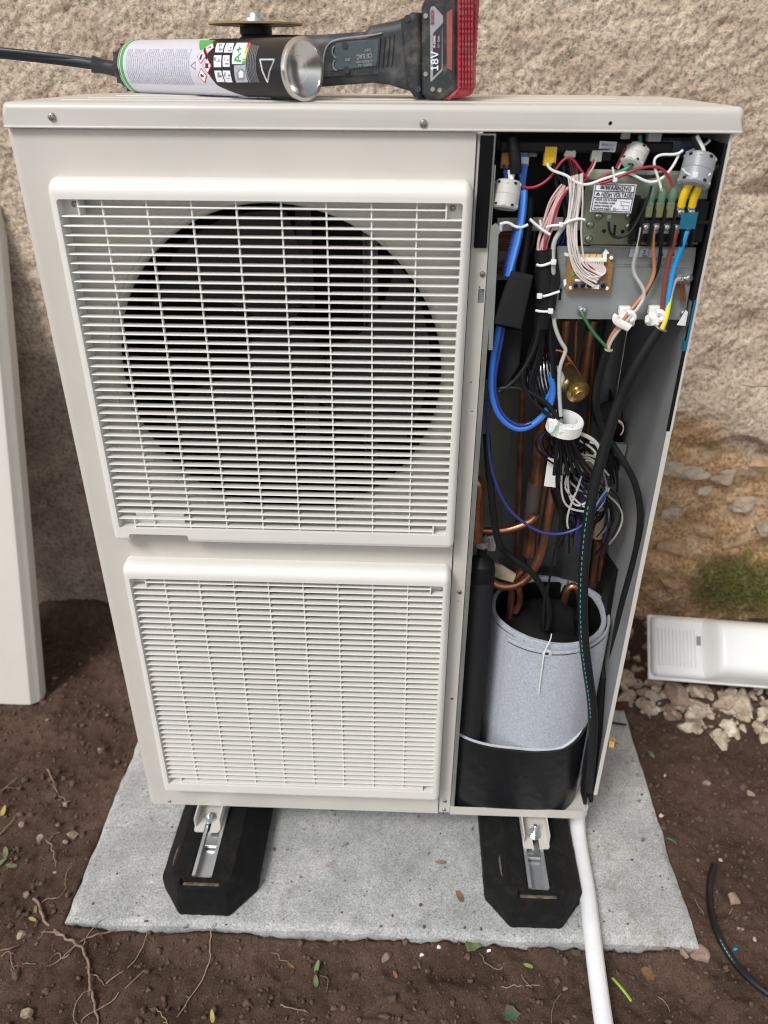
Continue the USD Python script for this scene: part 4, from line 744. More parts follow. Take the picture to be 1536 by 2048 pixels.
for k, (m_, o) in enumerate(((blk, -4), (wht, 4))): wire('wire', m_, .0042 if k == 0 else .0036, [(1388 + o, 272), (1396 + o, 288), (1402 + o * .9, 302), (1401 + o * .8, 322)], .004, ('black', 'white')[k] + ' lead into the grey ferrite core', seg=10)
wire('wire', wht, .0018, [(1420, 280), (1405, 292), (1385, 300), (1372, 306)], .02)
# earth screw, copper strands and cable clips
sc = screw(lw, at(1360, 559, y=.019), (0, -1, 0), .0062, zinc, washer=.0085); screw(lw, at(1377, 557, y=.019), (0, -1, 0), .0066, zinc)
for k in range(4): wire('copper_strand', copper, .0011, [(1362 + k * 2, 566), (1360 + k * 3, 580), (1357 + k * 4, 600 + (k % 2) * 4)], .008, seg=6)
screw(lw, at(1164, 620, y=.019), (0, -1, 0), .0062, zinc, washer=.0082)
for px, py, s in ((1247, 634, 1), (1306, 633, 0)):
    p = at(px, py, y=.012); cl_ = part(hp, 'cable_clip', cat([tm(rbx(p[0] - .0085, p[0] + .0085, .005, .0175, p[2] + .003, p[2] + .016, .002)), tm(rbx(p[0] - .012, p[0] + .014, -.004, .010, p[2] - .010, p[2] + .004, .003))]), white_p, 'white cable clip')
    part(cl_, 'clip_ring', tube(pts3([(px + 8, py - 8), (px + 18, py - 6), (px + 20, py + 2), (px + 12, py + 6)], -.007), .0045, 8), white_p)
    if s: part(cl_, 'clip_strap', tube(pts3([(px - 12, py - 4), (px - 14, py + 6), (px - 4, py + 14), (px + 12, py + 22)], -.010), .0058, 10, flat=.5, up=(0, 1, 0)), white_p)
    else: part(cl_, 'clip_strap', tube(pts3([(px - 10, py), (px - 11, py + 10)], -.008), .004, 8), white_p)
# middle: grey foam wraps, harness, white ferrite ring
fs = mf(poly([(1024, 546), (1068, 556), (1044, 662), (988, 650)], -.004, .026, .008))
part(hp, 'foam_wrap', fs, foam_g, 'dark grey foam wrap round the blue cable'); part(hp, 'foam_wrap', poly([(998, 655), (1046, 660), (1040, 730), (1008, 782), (990, 775), (990, 705)], .040, .012, .004), foam_g)
for k in range(6): wire('harness_wire', blk, .0032 - .0003 * (k % 3), [(1080 + k * 4, 640), (1078 + k * 4, 690), (1066 + k * 5, 740), (1060 + k * 5, 775), (1085 + k * 3, 805), (1112 + k * 2, 835)] if k < 3 else [(1088 + k * 4, 630), (1093 + k * 3, 700), (1104 + k * 2, 770), (1114 + k * 2, 838)], .022 + .003 * (k % 3))
wire('harness_wire', blk, .0038, [(1078, 640), (1070, 690), (1052, 730), (1030, 760), (1008, 778), (998, 784)], .014); wire('harness_wire', blk, .0042, [(1000, 778), (1030, 776), (1060, 785), (1090, 805), (1114, 836)], .014); wire('harness_wire', blk, .0030, [(1046, 745), (1050, 780), (1075, 812), (1108, 838)], .010)
wire('wire', gryw, .0030, [(1108, 636), (1114, 665), (1126, 690), (1131, 700), (1124, 722), (1119, 745), (1119, 790), (1122, 832)], .012, 'pale grey cable', seg=10)
wire('blue_tail', blu, .0035, [(1100, 745), (1105, 765), (1100, 785), (1088, 806)], .03, 'blue lead at the silver disc')
rc = at(1127, 848, y=.018); rp = [(.0185, 0), (.0265, 0), (.0285, .002), (.0285, .021), (.0265, .023), (.0185, .023), (.0185, 0)]
rg = part(hp, 'ferrite_ring', lathe(rp, rc - np.array([0, 0, .011]), (.12, -.18, 1), 40), white_p, 'white ferrite ring round the harness')
part(rg, 'ring_latch', poly([(1118, 852), (1144, 850), (1144, 862), (1118, 866)], -.0125, .004), white_p); part(rg, 'ring_latch', poly([(1097, 845), (1107, 845), (1108, 866), (1098, 864)], -.004, .01), white_p); part(rg, 'ring_tie', tube(pts3([(1124, 838), (1112, 855), (1104, 872)], -.013), .0022, 8), clearp)
for k in range(7): wire('harness_wire', blk, .0030 - .0004 * (k % 2), [(1112 + k * 4, 850), (1114 + k * 5, 880), (1112 + k * 9, 915 + k), (1108 + k * 14, 950)] , .026 + .003 * (k % 3))
wire('wire', gryw, .0034, [(1145, 862), (1168, 870), (1188, 882), (1200, 900)], .016, 'grey lead beyond the ferrite ring', seg=10)
for k in range(11):
    c0, rx, ry = 1172 + rng.uniform(-8, 10), 42 + rng.uniform(-14, 22), 78 + rng.uniform(-34, 26); t0 = rng.uniform(0, 1)
    wire('coiled_lead', blk if k % 5 else gryw, .0021, [(c0 + rx * math.cos(t0 + a), 966 + ry * math.sin(t0 + a) + 6 * math.sin(3 * a + k)) for a in np.linspace(0, 5.6, 13)], .05 + .012 * (k % 5) , seg=6)
for k in range(5): wire('coiled_lead', white_p if k % 2 else blk, .0022, [(1150 + 9 * k, 878 + 3 * k), (1168 + 8 * k, 888 + rng.uniform(0, 8)), (1185 + 6 * k, 905 + rng.uniform(-5, 8)), (1172 + 9 * k, 912)], .06, seg=6)
wire('wire', dblu, .0026, [(974, 800), (975, 860), (980, 920), (995, 975), (1020, 1020), (1055, 1050), (1090, 1066), (1130, 1066), (1165, 1050), (1195, 1015), (1216, 985)], .028, 'dark blue lead looping down', seg=10)
wire('wire', mat('pale_blue_lead', (.28, .32, .50), .35), .0036, [(1180, 1028), (1195, 1008), (1212, 984)], .05, 'pale blue lead', seg=10)
wire('flat_black_lead', black_soft, .0062, [(973, 870), (977, 930), (984, 1000), (992, 1062), (1001, 1095)], .032, seg=10); wire('flat_black_lead', black_soft, .0058, [(1000, 1092), (1025, 1115), (1058, 1140), (1080, 1168), (1094, 1200), (1098, 1232), (1093, 1258)], .055, seg=10)
wire('thin_black_lead', blk, .0022, [(1142, 935), (1132, 990), (1122, 1050), (1108, 1110), (1098, 1165), (1094, 1200)], .075); wire('thin_black_lead', blk, .0026, [(1095, 1170), (1088, 1210), (1086, 1262)], .05)
wire('wire', pink, .0012, [(1236, 840), (1246, 850), (1246, 862), (1241, 870)], .15); wire('wire', gryw, .002, [(1222, 838), (1236, 842), (1246, 852)], .16)

# ------------------------------------------------------------------ cables brought in from outside
pc = thing('power_cable', 'thick black power cable rising from the base to the terminals at the right', 'cable', at(1180, 1575, y=-.002))
main = [(1320, 655, -.004), (1303, 680, -.002), (1283, 712, .0), (1262, 752, .004), (1240, 800, .010), (1222, 850, .012), (1206, 905, .012), (1190, 965, .010), (1178, 1030, .006), (1170, 1100, .0), (1166, 1170, -.004), (1166, 1240, -.008), (1170, 1300, -.010), (1178, 1360, -.010), (1185, 1420, -.008), (1185, 1480, -.004), (1181, 1535, .002), (1178, 1580, .008)]
wire('sheath', cable_b, [.0088, .0088, .0092, .0096], main, parent=pc, seg=18)
mc = curve(pts3(main), 400); 
for k in range(150, 345, 4): part(pc, 'stripe_mark', sweep(mc[k:k + 3] + np.array([-.0056, -.0078, 0]), .0010, 5), teal, smooth=60) if k < 320 else None
wire('brown_core', brn, .0036, [(1352, 458, -.006), (1347, 485, -.005), (1338, 520, -.002), (1331, 555, -.001), (1326, 600, -.002), (1324, 635, -.003), (1321, 660, -.004)], parent=pc, label='brown core', seg=10)
wire('blue_core', cyan, .0036, [(1374, 462, -.008), (1367, 485, -.007), (1356, 515, -.003), (1346, 545, -.001), (1338, 590, -.003), (1332, 630, -.005), (1324, 660, -.005)], parent=pc, label='bright blue core', seg=10)
wire('earth_core', pink, .0030, [(1358, 557, .010), (1350, 562, .006), (1345, 575, .002), (1341, 590, -.002)], parent=pc, label='bare end of the earth core', seg=10); wire('earth_core', yelg, .0036, [(1341, 586, -.001), (1338, 605, -.004), (1333, 632, -.008), (1323, 660, -.008)], parent=pc, label='yellow and green earth core', seg=10)
part(pc, 'cut_end', lathe([(.006, 0), (.0108, 0), (.0108, .002), (.006, .002), (.006, 0)], at(1320, 656, y=-.004), at(1320, 656, y=-.004) - at(1303, 680, y=-.002), 24), galv)
cc = thing('control_cable', 'thin black control cable with four coloured cores at the lower wiring plate', 'cable', at(1240, 1290, y=.06))
wire('sheath', cable_b, .0056, [(1217, 698, .0), (1207, 725, .01), (1197, 760, .02), (1192, 795, .03), (1196, 830, .04), (1206, 858, .04), (1224, 888, .035), (1245, 920, .03), (1265, 955, .03), (1278, 1000, .03), (1280, 1045, .03), (1274, 1090, .035), (1262, 1140, .04), (1248, 1190, .05), (1236, 1240, .06), (1226, 1300, .075), (1212, 1400, .09), (1200, 1500, .10)], parent=cc, seg=14)
wire('grey_core', gryw, .0026, [(1283, 455, -.006), (1278, 485, -.004), (1272, 508, .0), (1267, 530, .004), (1270, 550, .004), (1281, 568, .002), (1288, 585, .0), (1284, 603, -.002), (1266, 628, -.008), (1248, 648, -.006), (1226, 676, -.001), (1217, 698, 0)], parent=cc, label='pale grey core', seg=10)
wire('orange_core', orgw, .0026, [(1308, 458, -.006), (1306, 490, -.003), (1308, 520, .002), (1308, 545, .004), (1300, 568, .004), (1286, 590, .003), (1262, 620, -.006), (1240, 648, -.005), (1222, 674, 0), (1215, 698, 0)], parent=cc, label='orange core', seg=10)
wire('black_core', blk, .0026, [(1324, 462, -.006), (1321, 500, -.002), (1316, 535, .004), (1303, 565, .006), (1288, 592, .004), (1268, 620, -.003), (1244, 650, -.002), (1219, 698, .002)], parent=cc, label='black core', seg=10)
wire('green_core', grn, .0024, [(1163, 624, .012), (1172, 642, .006), (1185, 662, .004), (1200, 680, .002), (1216, 698, 0)], parent=cc, label='green core', seg=10)
part(cc, 'cut_end', cyl(at(1217, 700, y=0), (.1, -.2, 1), .0062, .0015, 16), felt_b)
for k in range(26):
    x0, x1 = rng.uniform(1085, 1150), rng.uniform(1090, 1235)
    wire('thin_lead', (blk, blk, black_soft, gryw, dblu)[k % 5], rng.uniform(.0012, .0021), [(x0, 858 + rng.uniform(0, 12)), (x0 + rng.uniform(-12, 26), 905), ((x0 + x1) / 2 + rng.uniform(-20, 20), 950 + rng.uniform(-20, 20)), (x1, 1005 + rng.uniform(-30, 30)), (x1 + rng.uniform(-25, 5), 1075 + rng.uniform(-30, 40))], .05 + .014 * (k % 6), seg=6)
for k in range(8):
    wire('thin_lead', blk, .0016, [(1072 + 3 * k, 640), (1060 + 5 * k, 690 + rng.uniform(-8, 8)), (1050 + 7 * k, 745), (1068 + 6 * k, 800), (1104 + 3 * k, 838)], .03 + .006 * (k % 4), seg=6)
for x0, x1, r_, y_ in ((1050, 1040, .0060, .22), (1190, 1172, .0050, .25)):
    wire('copper_pipe', copper_d, r_, [(x0, 640), ((x0 + x1) / 2, 780), (x1, 930), (x1 - 6, 1080), (x1 - 10, 1160)], y_)
wire('copper_pipe', copper, .0045, [(1120, 930), (1128, 960), (1145, 985), (1160, 1000), (1158, 1040), (1150, 1090)], .15); wire('copper_pipe', copper_d, .0060, [(1210, 1060), (1206, 1110), (1200, 1160)], .20)
#TOP
# ------------------------------------------------------------------ foam can lying on the lid
LZ = U + 1.3512; cr = .0365
b0 = np.array([.392, .042, LZ + cr + .0004]); t0 = np.array([.098, .262, LZ + cr + .0004]); ax = (t0 - b0) / np.linalg.norm(t0 - b0); CL = np.linalg.norm(t0 - b0)
can = thing('foam_can', 'black and white aerosol can of foam lying on the lid, dished end to the right', 'aerosol can', (b0 + t0) / 2 - [0, 0, cr])
side = np.array([0, 0, 1.0]); fr_ = np.cross(side, ax); fr_ /= np.linalg.norm(fr_)           # fr_ points towards the viewer
if fr_[1] > 0: fr_ = -fr_
body = lathe([(0, .015), (cr - .004, .015), (cr - .0034, .004), (cr, .004), (cr, CL - .012), (cr - .002, CL - .006), (cr - .008, CL), (0, CL)], b0, ax, 72); part(can, 'can_body', body, can_k)
part(can, 'can_rim', lathe([(cr - .0035, -.002), (cr + .0008, -.002), (cr + .0014, 0), (cr + .0008, .004), (cr - .001, .0055), (cr - .0035, .004), (cr - .0035, -.002)], b0, ax, 72), chrome)
part(can, 'dished_end', lathe([(cr - .003, .0), (cr - .0045, .0005), (cr - .010, .0035), (.016, .0085), (0, .0105), (0, .0125), (cr - .003, .004), (cr - .003, 0)], b0, ax, 72), chrome, smooth=60)
part(can, 'shoulder_ring', lathe([(cr - .002, CL - .013), (cr + .0006, CL - .012), (cr + .0006, CL - .009), (cr - .004, CL - .003), (cr - .008, CL - .001), (cr - .002, CL - .013)], b0, ax, 72), chrome)
def cuv(px, py):
    """where the sight line meets the can: (distance along it from the base, arc length)"""
    d = ray(px, py); o = CAM - b0; d1 = d - ax * (d @ ax); o1 = o - ax * (o @ ax)
    a, b, c = d1 @ d1, 2 * d1 @ o1, o1 @ o1 - cr * cr; D = b * b - 4 * a * c; t = (-b - math.sqrt(max(D, 0))) / (2 * a); p = o + d * t; q = p - ax * (p @ ax)
    return p @ ax, cr * math.atan2(q @ side, q @ fr_)
def wrap(m, up=.00025):
    v = np.array(m.vertices); th = v[:, 1] / cr; r = cr + up + v[:, 2]
    return trimesh.Trimesh(b0 + np.outer(v[:, 0], ax) + (np.cos(th) * r)[:, None] * fr_ + (np.sin(th) * r)[:, None] * side, m.faces, process=False)
def patch(poly_uv, m, name, up=.00025, label=None):
    p = Polygon(poly_uv).buffer(0)
    ms_ = []
    lo, hi = p.bounds[1], p.bounds[3]; n = max(1, int((hi - lo) / .004))
    for i in range(n):
        s_ = p.intersection(sbox(-1, lo + (hi - lo) * i / n, 1, lo + (hi - lo) * (i + 1) / n))
        for g in getattr(s_, 'geoms', [s_]):
            if g.geom_type == 'Polygon' and g.area > 1e-9: ms_.append(trimesh.creation.extrude_polygon(g, .0001, engine='earcut'))
    mm = wrap(cat(ms_), up); mm.fix_normals() if False else None
    return part(can, name, mm, m, label, smooth=False)
def px_poly(*pts): return [cuv(240 + a / 3.657, 40 + b / 3.657) for a, b in pts]
hp_ = math.pi * cr
u_split, _ = cuv(240 + 640 / 3.657, 40 + 380 / 3.657); vtop = hp_ * .62
patch([(CL - .0135, -vtop), (CL - .0135, vtop), (u_split + .030, vtop), (u_split + .016, .030), (u_split + .002, .010), (u_split, -.004), (u_split - .012, -.022), (u_split - .05, -.040), (u_split - .09, -vtop)], can_w, 'white_label', .0001)
patch([(CL - .0135, -vtop), (CL - .0135, vtop), (CL - .022, vtop), (CL - .022, -vtop)], can_g, 'green_band', .0003); patch([(CL - .0135, -vtop), (CL - .0135, vtop), (CL - .0155, vtop), (CL - .0155, -vtop)], can_gr, 'pale_band', .0005)
patch(px_poly((585, 150), (700, 150), (655, 185), (600, 220), (585, 222)), can_g, 'green_flag', .0004)
for i in range(33): patch([(CL - .030 - i * .0046, -.022), (CL - .030 - i * .0046, .026 - (i % 7 == 3) * .006), (CL - .0322 - i * .0046, .026 - (i % 7 == 3) * .006), (CL - .0322 - i * .0046, -.022)], fineprint, 'fine_print', .0003)
def hazard(c, sym):
    (u, v) = cuv(240 + c[0] / 3.657, 40 + c[1] / 3.657); s_ = .0098
    patch([(u - s_, v), (u, v - s_), (u + s_, v), (u, v + s_)], can_red, 'hazard_frame', .0005); k = s_ * .80; patch([(u - k, v), (u, v - k), (u + k, v), (u, v + k)], paper, 'hazard_field', .0007)
    for (du, dv, r) in sym: patch(list(Point(u + du, v + dv).buffer(r, quad_segs=4).exterior.coords), ink, 'hazard_symbol', .0009)
hazard((657, 205), [(-.002, 0, .0012), (0, .001, .0014), (.002, -.001, .0012)]); hazard((598, 268), [(0, .001, .0022), (.001, -.002, .0026)]); hazard((638, 335), [(0, 0, .0032), (.003, .002, .001), (-.003, .002, .001), (.003, -.002, .001), (-.003, -.002, .001)]); hazard((605, 408), [(-.002, 0, .0013), (.0015, .0005, .0022)])
tr = px_poly((520, 335), (552, 305), (552, 362)); 
for a, b in zip(tr, tr[1:] + tr[:1]): part(can, 'recycling_mark', wrap(sweep([(a[0], a[1], .0002), (b[0], b[1], .0002)], .0004, 4)), ink, smooth=False)
for q in (((712, 172), (770, 172), (752, 238), (698, 238)), ((782, 172), (838, 172), (824, 240), (762, 240)), ((690, 260), (746, 260), (742, 345), (690, 345)), ((757, 260), (804, 260), (806, 342), (754, 342)), ((692, 370), (742, 370), (768, 452), (712, 452)), ((752, 370), (806, 370), (826, 454), (776, 454))):
    patch(px_poly(*q), paper, 'pictogram', .0005); cx_, cy_ = np.mean([a[0] for a in q]), np.mean([a[1] for a in q])
    for dx, dy, w, h in [(-12 + 9 * math.sin(q[0][0]), -8 + 7 * math.sin(q[0][1] * 2), 6 + 3 * math.cos(q[0][0]), 14), (4, 8 - 12 * math.cos(q[0][0]), 14, 5 + 3 * math.sin(q[0][0])), (10, -14 + 20 * math.sin(q[0][0] * 3), 6, 6)]: patch(px_poly((cx_ + dx - w, cy_ + dy - h), (cx_ + dx + w, cy_ + dy - h), (cx_ + dx + w, cy_ + dy + h), (cx_ + dx - w, cy_ + dy + h)), ink_g if dx != 10 else blu, 'pictogram_mark', .0007)
patch(px_poly((858, 170), (940, 170), (916, 322), (822, 322)), paper, 'rating_field', .0005); patch(px_poly((838, 332), (918, 328), (940, 454), (852, 456)), felt, 'rating_field', .0005)
patch(px_poly((890, 352), (858, 380), (862, 435), (915, 432), (918, 375)), ink_g, 'house_mark', .0007); patch(px_poly((888, 366), (870, 385), (872, 422), (905, 420), (906, 382)), paper, 'house_mark', .0008)
for q, m_ in (((935, 170, 960, 198), can_red), ((920, 200, 945, 240), can_o), ((908, 242, 932, 285), yelg), ((900, 286, 922, 325), can_g)): patch(px_poly((q[0], q[1]), (q[2], q[1]), (q[2] - 8, q[3]), (q[0] - 8, q[3])), m_, 'rating_bar', .0006)
def ctext(t, h, p0, p1, m_, bold=False, width=None):
    """lettering round the can: reads from p0 towards p1 (zoomed label coordinates)"""
    a, b = np.array(cuv(240 + p0[0] / 3.657, 40 + p0[1] / 3.657)), np.array(cuv(240 + p1[0] / 3.657, 40 + p1[1] / 3.657)); e = (b - a) / np.linalg.norm(b - a); n = np.array([-e[1], e[0]])
    # seen from outside, u runs to the left
    n = -n if (n @ np.array([1, 0])) * 1 < 0 and abs(e[1]) > .5 else n
    m = meshkit.text_mesh(t, h, .0002, bold); v = np.array(m.vertices); v[:, 0] *= np.linalg.norm(b - a) / v[:, 0].max()
    part(can, 'lettering', wrap(trimesh.Trimesh(np.c_[a[0] + v[:, 0] * e[0] + v[:, 1] * n[0], a[1] + v[:, 0] * e[1] + v[:, 1] * n[1], v[:, 2]], m.faces, process=False), .0008), m_, smooth=False)
ctext('A+', .0125, (888, 312), (900, 190), can_g, True)
q = px_poly((1025, 290), (1130, 290), (1080, 455))
for a, b in zip(q, q[1:] + q[:1]): part(can, 'triangle_mark', wrap(sweep([(a[0], a[1], .0002), ((a[0] + b[0]) / 2, (a[1] + b[1]) / 2, .0002), (b[0], b[1], .0002)], .0009, 4)), paper, smooth=False)
for i in range(7): patch(px_poly((950 + i * 11, 180 + i * 2), (954 + i * 11, 180 + i * 2), (954 + i * 11, 455), (950 + i * 11, 455)), ink_g if i else felt, 'small_print', .0005)
for i in range(26):
    u = u_split + .055 - i * .0060; patch([(u, -.0445), (u, -.0415), (u - .0036 - .001 * (i % 3), -.0415), (u - .0036 - .001 * (i % 3), -.0445)], ink if u > u_split - .03 else felt, 'block_letter', .0006)
# valve collar and long applicator tube
e0 = b0 + ax * CL
part(can, 'valve_collar', lathe([(0, -.002), (.030, -.002), (.032, .004), (.030, .014), (.020, .018), (.019, .026), (.014, .028), (0, .028)], e0, ax, 36), noz)
for k in range(10):
    a = k * .628; part(can, 'collar_rib', trimesh.creation.box([.004, .006, .014], transform=(lambda M: M)(np.block([[frame(ax)[:3, :3], (e0 + ax * .006 + .031 * (math.cos(a) * fr_ + math.sin(a) * side))[:, None]], [np.zeros((1, 3)), np.ones((1, 1))]]))), noz)
q0, q1, q2 = at(232, 138, y=e0[1] + .02), at(185, 128, y=e0[1] + .015), at(-90, 98, y=e0[1] + .0)
part(can, 'tube_socket', tube([q0, (q0 + q1) / 2, q1], [.0115, .0105, .0125], 18), noz, smooth=60); part(can, 'applicator_tube', tube([q1, (q1 * .6 + q2 * .4) + [0, 0, .0015], q2], .0080, 18), noz, smooth=60); part(can, 'applicator_tube', tube([q1 + [0, 0, .004], (q1 * .6 + q2 * .4) + [0, -.006, .0055], q2 + [0, -.006, .004]], .0045, 12), noz, smooth=60)

# ------------------------------------------------------------------ cordless angle grinder behind it
ga = math.radians(6); ge, gn = np.array([math.cos(ga), -math.sin(ga), 0]), np.array([-math.sin(ga), -math.cos(ga), 0]); G0 = np.array([.585, .080, LZ])
gr = thing('angle_grinder', 'dusty black cordless angle grinder with a red battery, lying on the lid behind the can', 'angle grinder', G0)
G0 = G0 * [1, 1, 0]
def gp(px, py, off=0): p = at_plane(px, py, G0 - gn * off, gn); return (p - G0) @ ge, p[2]
def gslab(pxs, off, th, bev, m_, name, label=None, parent=None):
    """outline read in the tool's own plane, given a thickness away from the viewer"""
    q = np.array([gp(*p_, off) for p_ in pxs]); p_ = Polygon(q); q = q if p_.exterior.is_ccw else q[::-1]
    m = prism(q, th, bev, 4); v = np.array(m.vertices); m = trimesh.Trimesh(G0 + np.outer(v[:, 0], ge) + np.outer(v[:, 1], [0, 0, 1]) - np.outer(v[:, 2] + off, gn), m.faces[:, ::-1], process=False); m.fix_normals()
    return part(parent or gr, name, m, m_, label, smooth=40)
gslab([(560, 92), (620, 70), (700, 64), (728, 62), (738, 50), (790, 40), (822, 28), (836, 60), (836, 182), (815, 182), (775, 170), (742, 166), (640, 174), (560, 178)], .012, .058, .014, tool_bl, 'handle')
gslab([(800, 40), (822, 24), (842, 25), (844, 196), (828, 196), (812, 172), (806, 110)], .004, .074, .008, tool_b, 'handle_end')
gslab([(842, 14), (858, -22), (912, -24), (914, 178), (896, 193), (880, 201), (858, 199), (843, 188)], .0, .076, .006, tool_b, 'battery')
bt = gslab([(913, -26), (938, -26), (946, -14), (948, 176), (938, 192), (915, 197), (880, 199), (896, 192), (913, 176)], .001, .074, .005, tool_red, 'battery_grip', 'red rubber battery grip')
for k in range(5):
    c = np.array([G0 + ge * gp(920 + k * 6, yy, 0)[0] + np.array([0, 0, gp(920, yy, 0)[1]]) + gn * (.0012 + .0008 * math.sin(yy * .5)) for yy in np.linspace(-20, 176, 40)]); part(bt, 'grip_rib', sweep(c, .0014, 6), tool_red)
for k in range(9):
    c = np.array([G0 + ge * (gp(948, 80, .001)[0] + .0002 + .0008 * math.sin(yy * .5)) + np.array([0, 0, gp(930, yy, 0)[1]]) - gn * (.007 + .0075 * k) for yy in np.linspace(-20, 172, 40)]); part(bt, 'grip_rib', sweep(c, .0015, 6), tool_red)
gslab([(868, 12), (872, 16), (886, 32), (886, 46), (867, 66), (866, 72), (866, 150), (866, 160), (861, 164), (860, 20), (862, 14)], -.0008, .002, .0004, tool_grey, 'label_panel')
gslab([(868, 66), (886, 48), (886, 134), (867, 152)], -.0004, .002, .0002, ink, 'label_field'); gslab([(864, 162), (884, 142), (885, 138), (885, 56), (884.3, 56), (883.6, 137), (863, 158)], -.0006, .0015, .0001, tool_grey, 'label_line')
gslab([(866, 70), (871, 69), (872, 98), (867, 97)], -.0008, .001, .0001, tool_red, 'label_chip')
gslab([(893, 26), (905, 17), (904, 142), (894, 136)], -.0008, .0015, .0003, mat('faded_red', (.32, .08, .06), .6, var=.3, vscale=80), 'label_bar')
def gtext(t, h, p0, p1, m_, bold=False):
    a, b = gp(*p0, -.0016), gp(*p1, -.0016); A, B = G0 + ge * a[0] + [0, 0, a[1]] + gn * .0014, G0 + ge * b[0] + [0, 0, b[1]] + gn * .0014; e = B - A; lettering(gr, t, h, A, e, np.cross(gn, e), m_, bold, width=np.linalg.norm(e), depth=.0003)
gtext('BOSCH', .0042, (868, 49), (868, 20), tool_red, True); gtext('18V', .0095, (876, 143), (876, 102), paper, True); gtext('4.0Ah', .0028, (870, 96), (871, 72), paper, True); gtext('Li-Ion', .0022, (878, 96), (879, 72), paper)
gslab([(648, 96), (760, 84), (757, 148), (645, 154)], .0108, .002, .0004, tool_b, 'side_frame')
gslab([(672, 86), (760, 78), (752, 132), (662, 142)], .0098, .0025, .0005, tool_plate, 'rating_plate')
for i, (t, x) in enumerate((('Professional', 0), ('18V 9000 min', 0), ('CE EAC', 0), ('Made in 2017', 0))):
    yy = 92 + i * 12; gtext(t, .0030, (742, yy + 3), (706, yy + 5), tool_grey, i == 2) if False else None
for i, (t, x0, x1) in enumerate((('CE', 744, 728), ('PG', 700, 690))): pass
def gflip(t, h, p0, p1, m_):
    a, b = gp(*p0, .0075), gp(*p1, .0075); A, B = G0 + ge * a[0] + [0, 0, a[1]] - gn * .0090, G0 + ge * b[0] + [0, 0, b[1]] - gn * .0090; e = B - A; lettering(gr, t, h, A, e, np.cross(gn, e), m_, True, width=np.linalg.norm(e), depth=.0003)
for t, h, p0, p1 in (('CE EAC', .0052, (744, 106), (712, 110)), ('18V', .003, (742, 97), (728, 98.5)), ('3601 JJ', .003, (744, 126), (716, 129)), ('n 9000 min', .003, (744, 119), (712, 122)), ('IPG', .003, (700, 116), (690, 117))): gflip(t, h, p0, p1, tool_grey)
for a_, r_ in ((95, .016), (122, .014)):
    u_, z_ = gp(676, a_ + 8, .009); part(gr, 'plate_mark', sweep(np.array([G0 + ge * (u_ + r_ * .5 * math.cos(t)) + [0, 0, z_ + r_ * .5 * math.sin(t)] - gn * .0088 for t in np.linspace(2.2, 4.4, 12)]), .0007, 5), tool_grey)
for k in range(4): gslab([(757 + k * 9, 76 - k * 2), (762 + k * 9, 75 - k * 2), (757 + k * 9, 134 - k), (752 + k * 9, 134 - k)], .0095, .006, .0012, tool_b, 'grip_fin')
part(gr, 'seam_line', sweep(curve([G0 + ge * gp(a, b, .0105)[0] + [0, 0, gp(a, b, .0105)[1]] - gn * .0105 for a, b in ((646, 142), (648, 110), (656, 90), (672, 80), (710, 74), (764, 66))], 40), .0009, 6), tool_grey)
for px, py in ((690, 91), (694, 140), (815, 37), (836, 178), (852, 32), (852, 148), (880, 180), (866, 178)):
    u_, z_ = gp(px, py, .004 if px > 800 else .01); off = .0095 if px < 800 else (.0038 if px < 842 else -.0004); part(gr, 'screw_well', cyl(G0 + ge * u_ + [0, 0, z_] - gn * (off + .0), gn, .0042 if px < 842 else .003, .0012, 18), ink if px < 842 else steel)
# gear head, spindle flange and worn disc
hu, hz = gp(512, 62, .072); hc = G0 + ge * hu - gn * .072; hc[2] = 0
part(gr, 'gear_head', lathe([(0, LZ + .012), (.030, LZ + .012), (.034, LZ + .03), (.034, LZ + .060), (.028, LZ + .072), (.020, LZ + .078), (0, LZ + .078)], hc, (0, 0, 1), 36), tool_bl)
hd = G0 + ge * (hu + .01) - gn * .060; hd[2] = LZ + .045; part(gr, 'gear_neck', tube([hd, hd + ge * .05 + [0, 0, .003], hd + ge * .10 + [0, 0, .004]], [.034, .031, .029], 24), tool_bl, smooth=60)
zd = at_plane(515, 50, G0 - gn * .072, gn)[2]
part(gr, 'flange', lathe([(0, LZ + .076), (.013, LZ + .076), (.019, zd - .016), (.023, zd - .011), (.023, zd - .001), (0, zd - .001)], hc, (0, 0, 1), 32), black)
dk = part(gr, 'grinding_disc', lathe([(0, zd), (.066, zd + .0005), (.0665, zd + .002), (.030, zd + .0032), (0, zd + .0032)], hc, (0, 0, 1), 72), disc_m); part(dk, 'disc_edge', lathe([(.0655, zd - .0004), (.0675, zd + .0002), (.0675, zd + .0024), (.0655, zd + .0028), (.0655, zd - .0004)], hc, (0, 0, 1), 72), disc_e)
part(gr, 'clamp_nut', lathe([(0, zd + .003), (.021, zd + .003), (.019, zd + .008), (.012, zd + .009), (.010, zd + .014), (0, zd + .014)], hc, (0, 0, 1), 32), zinc)

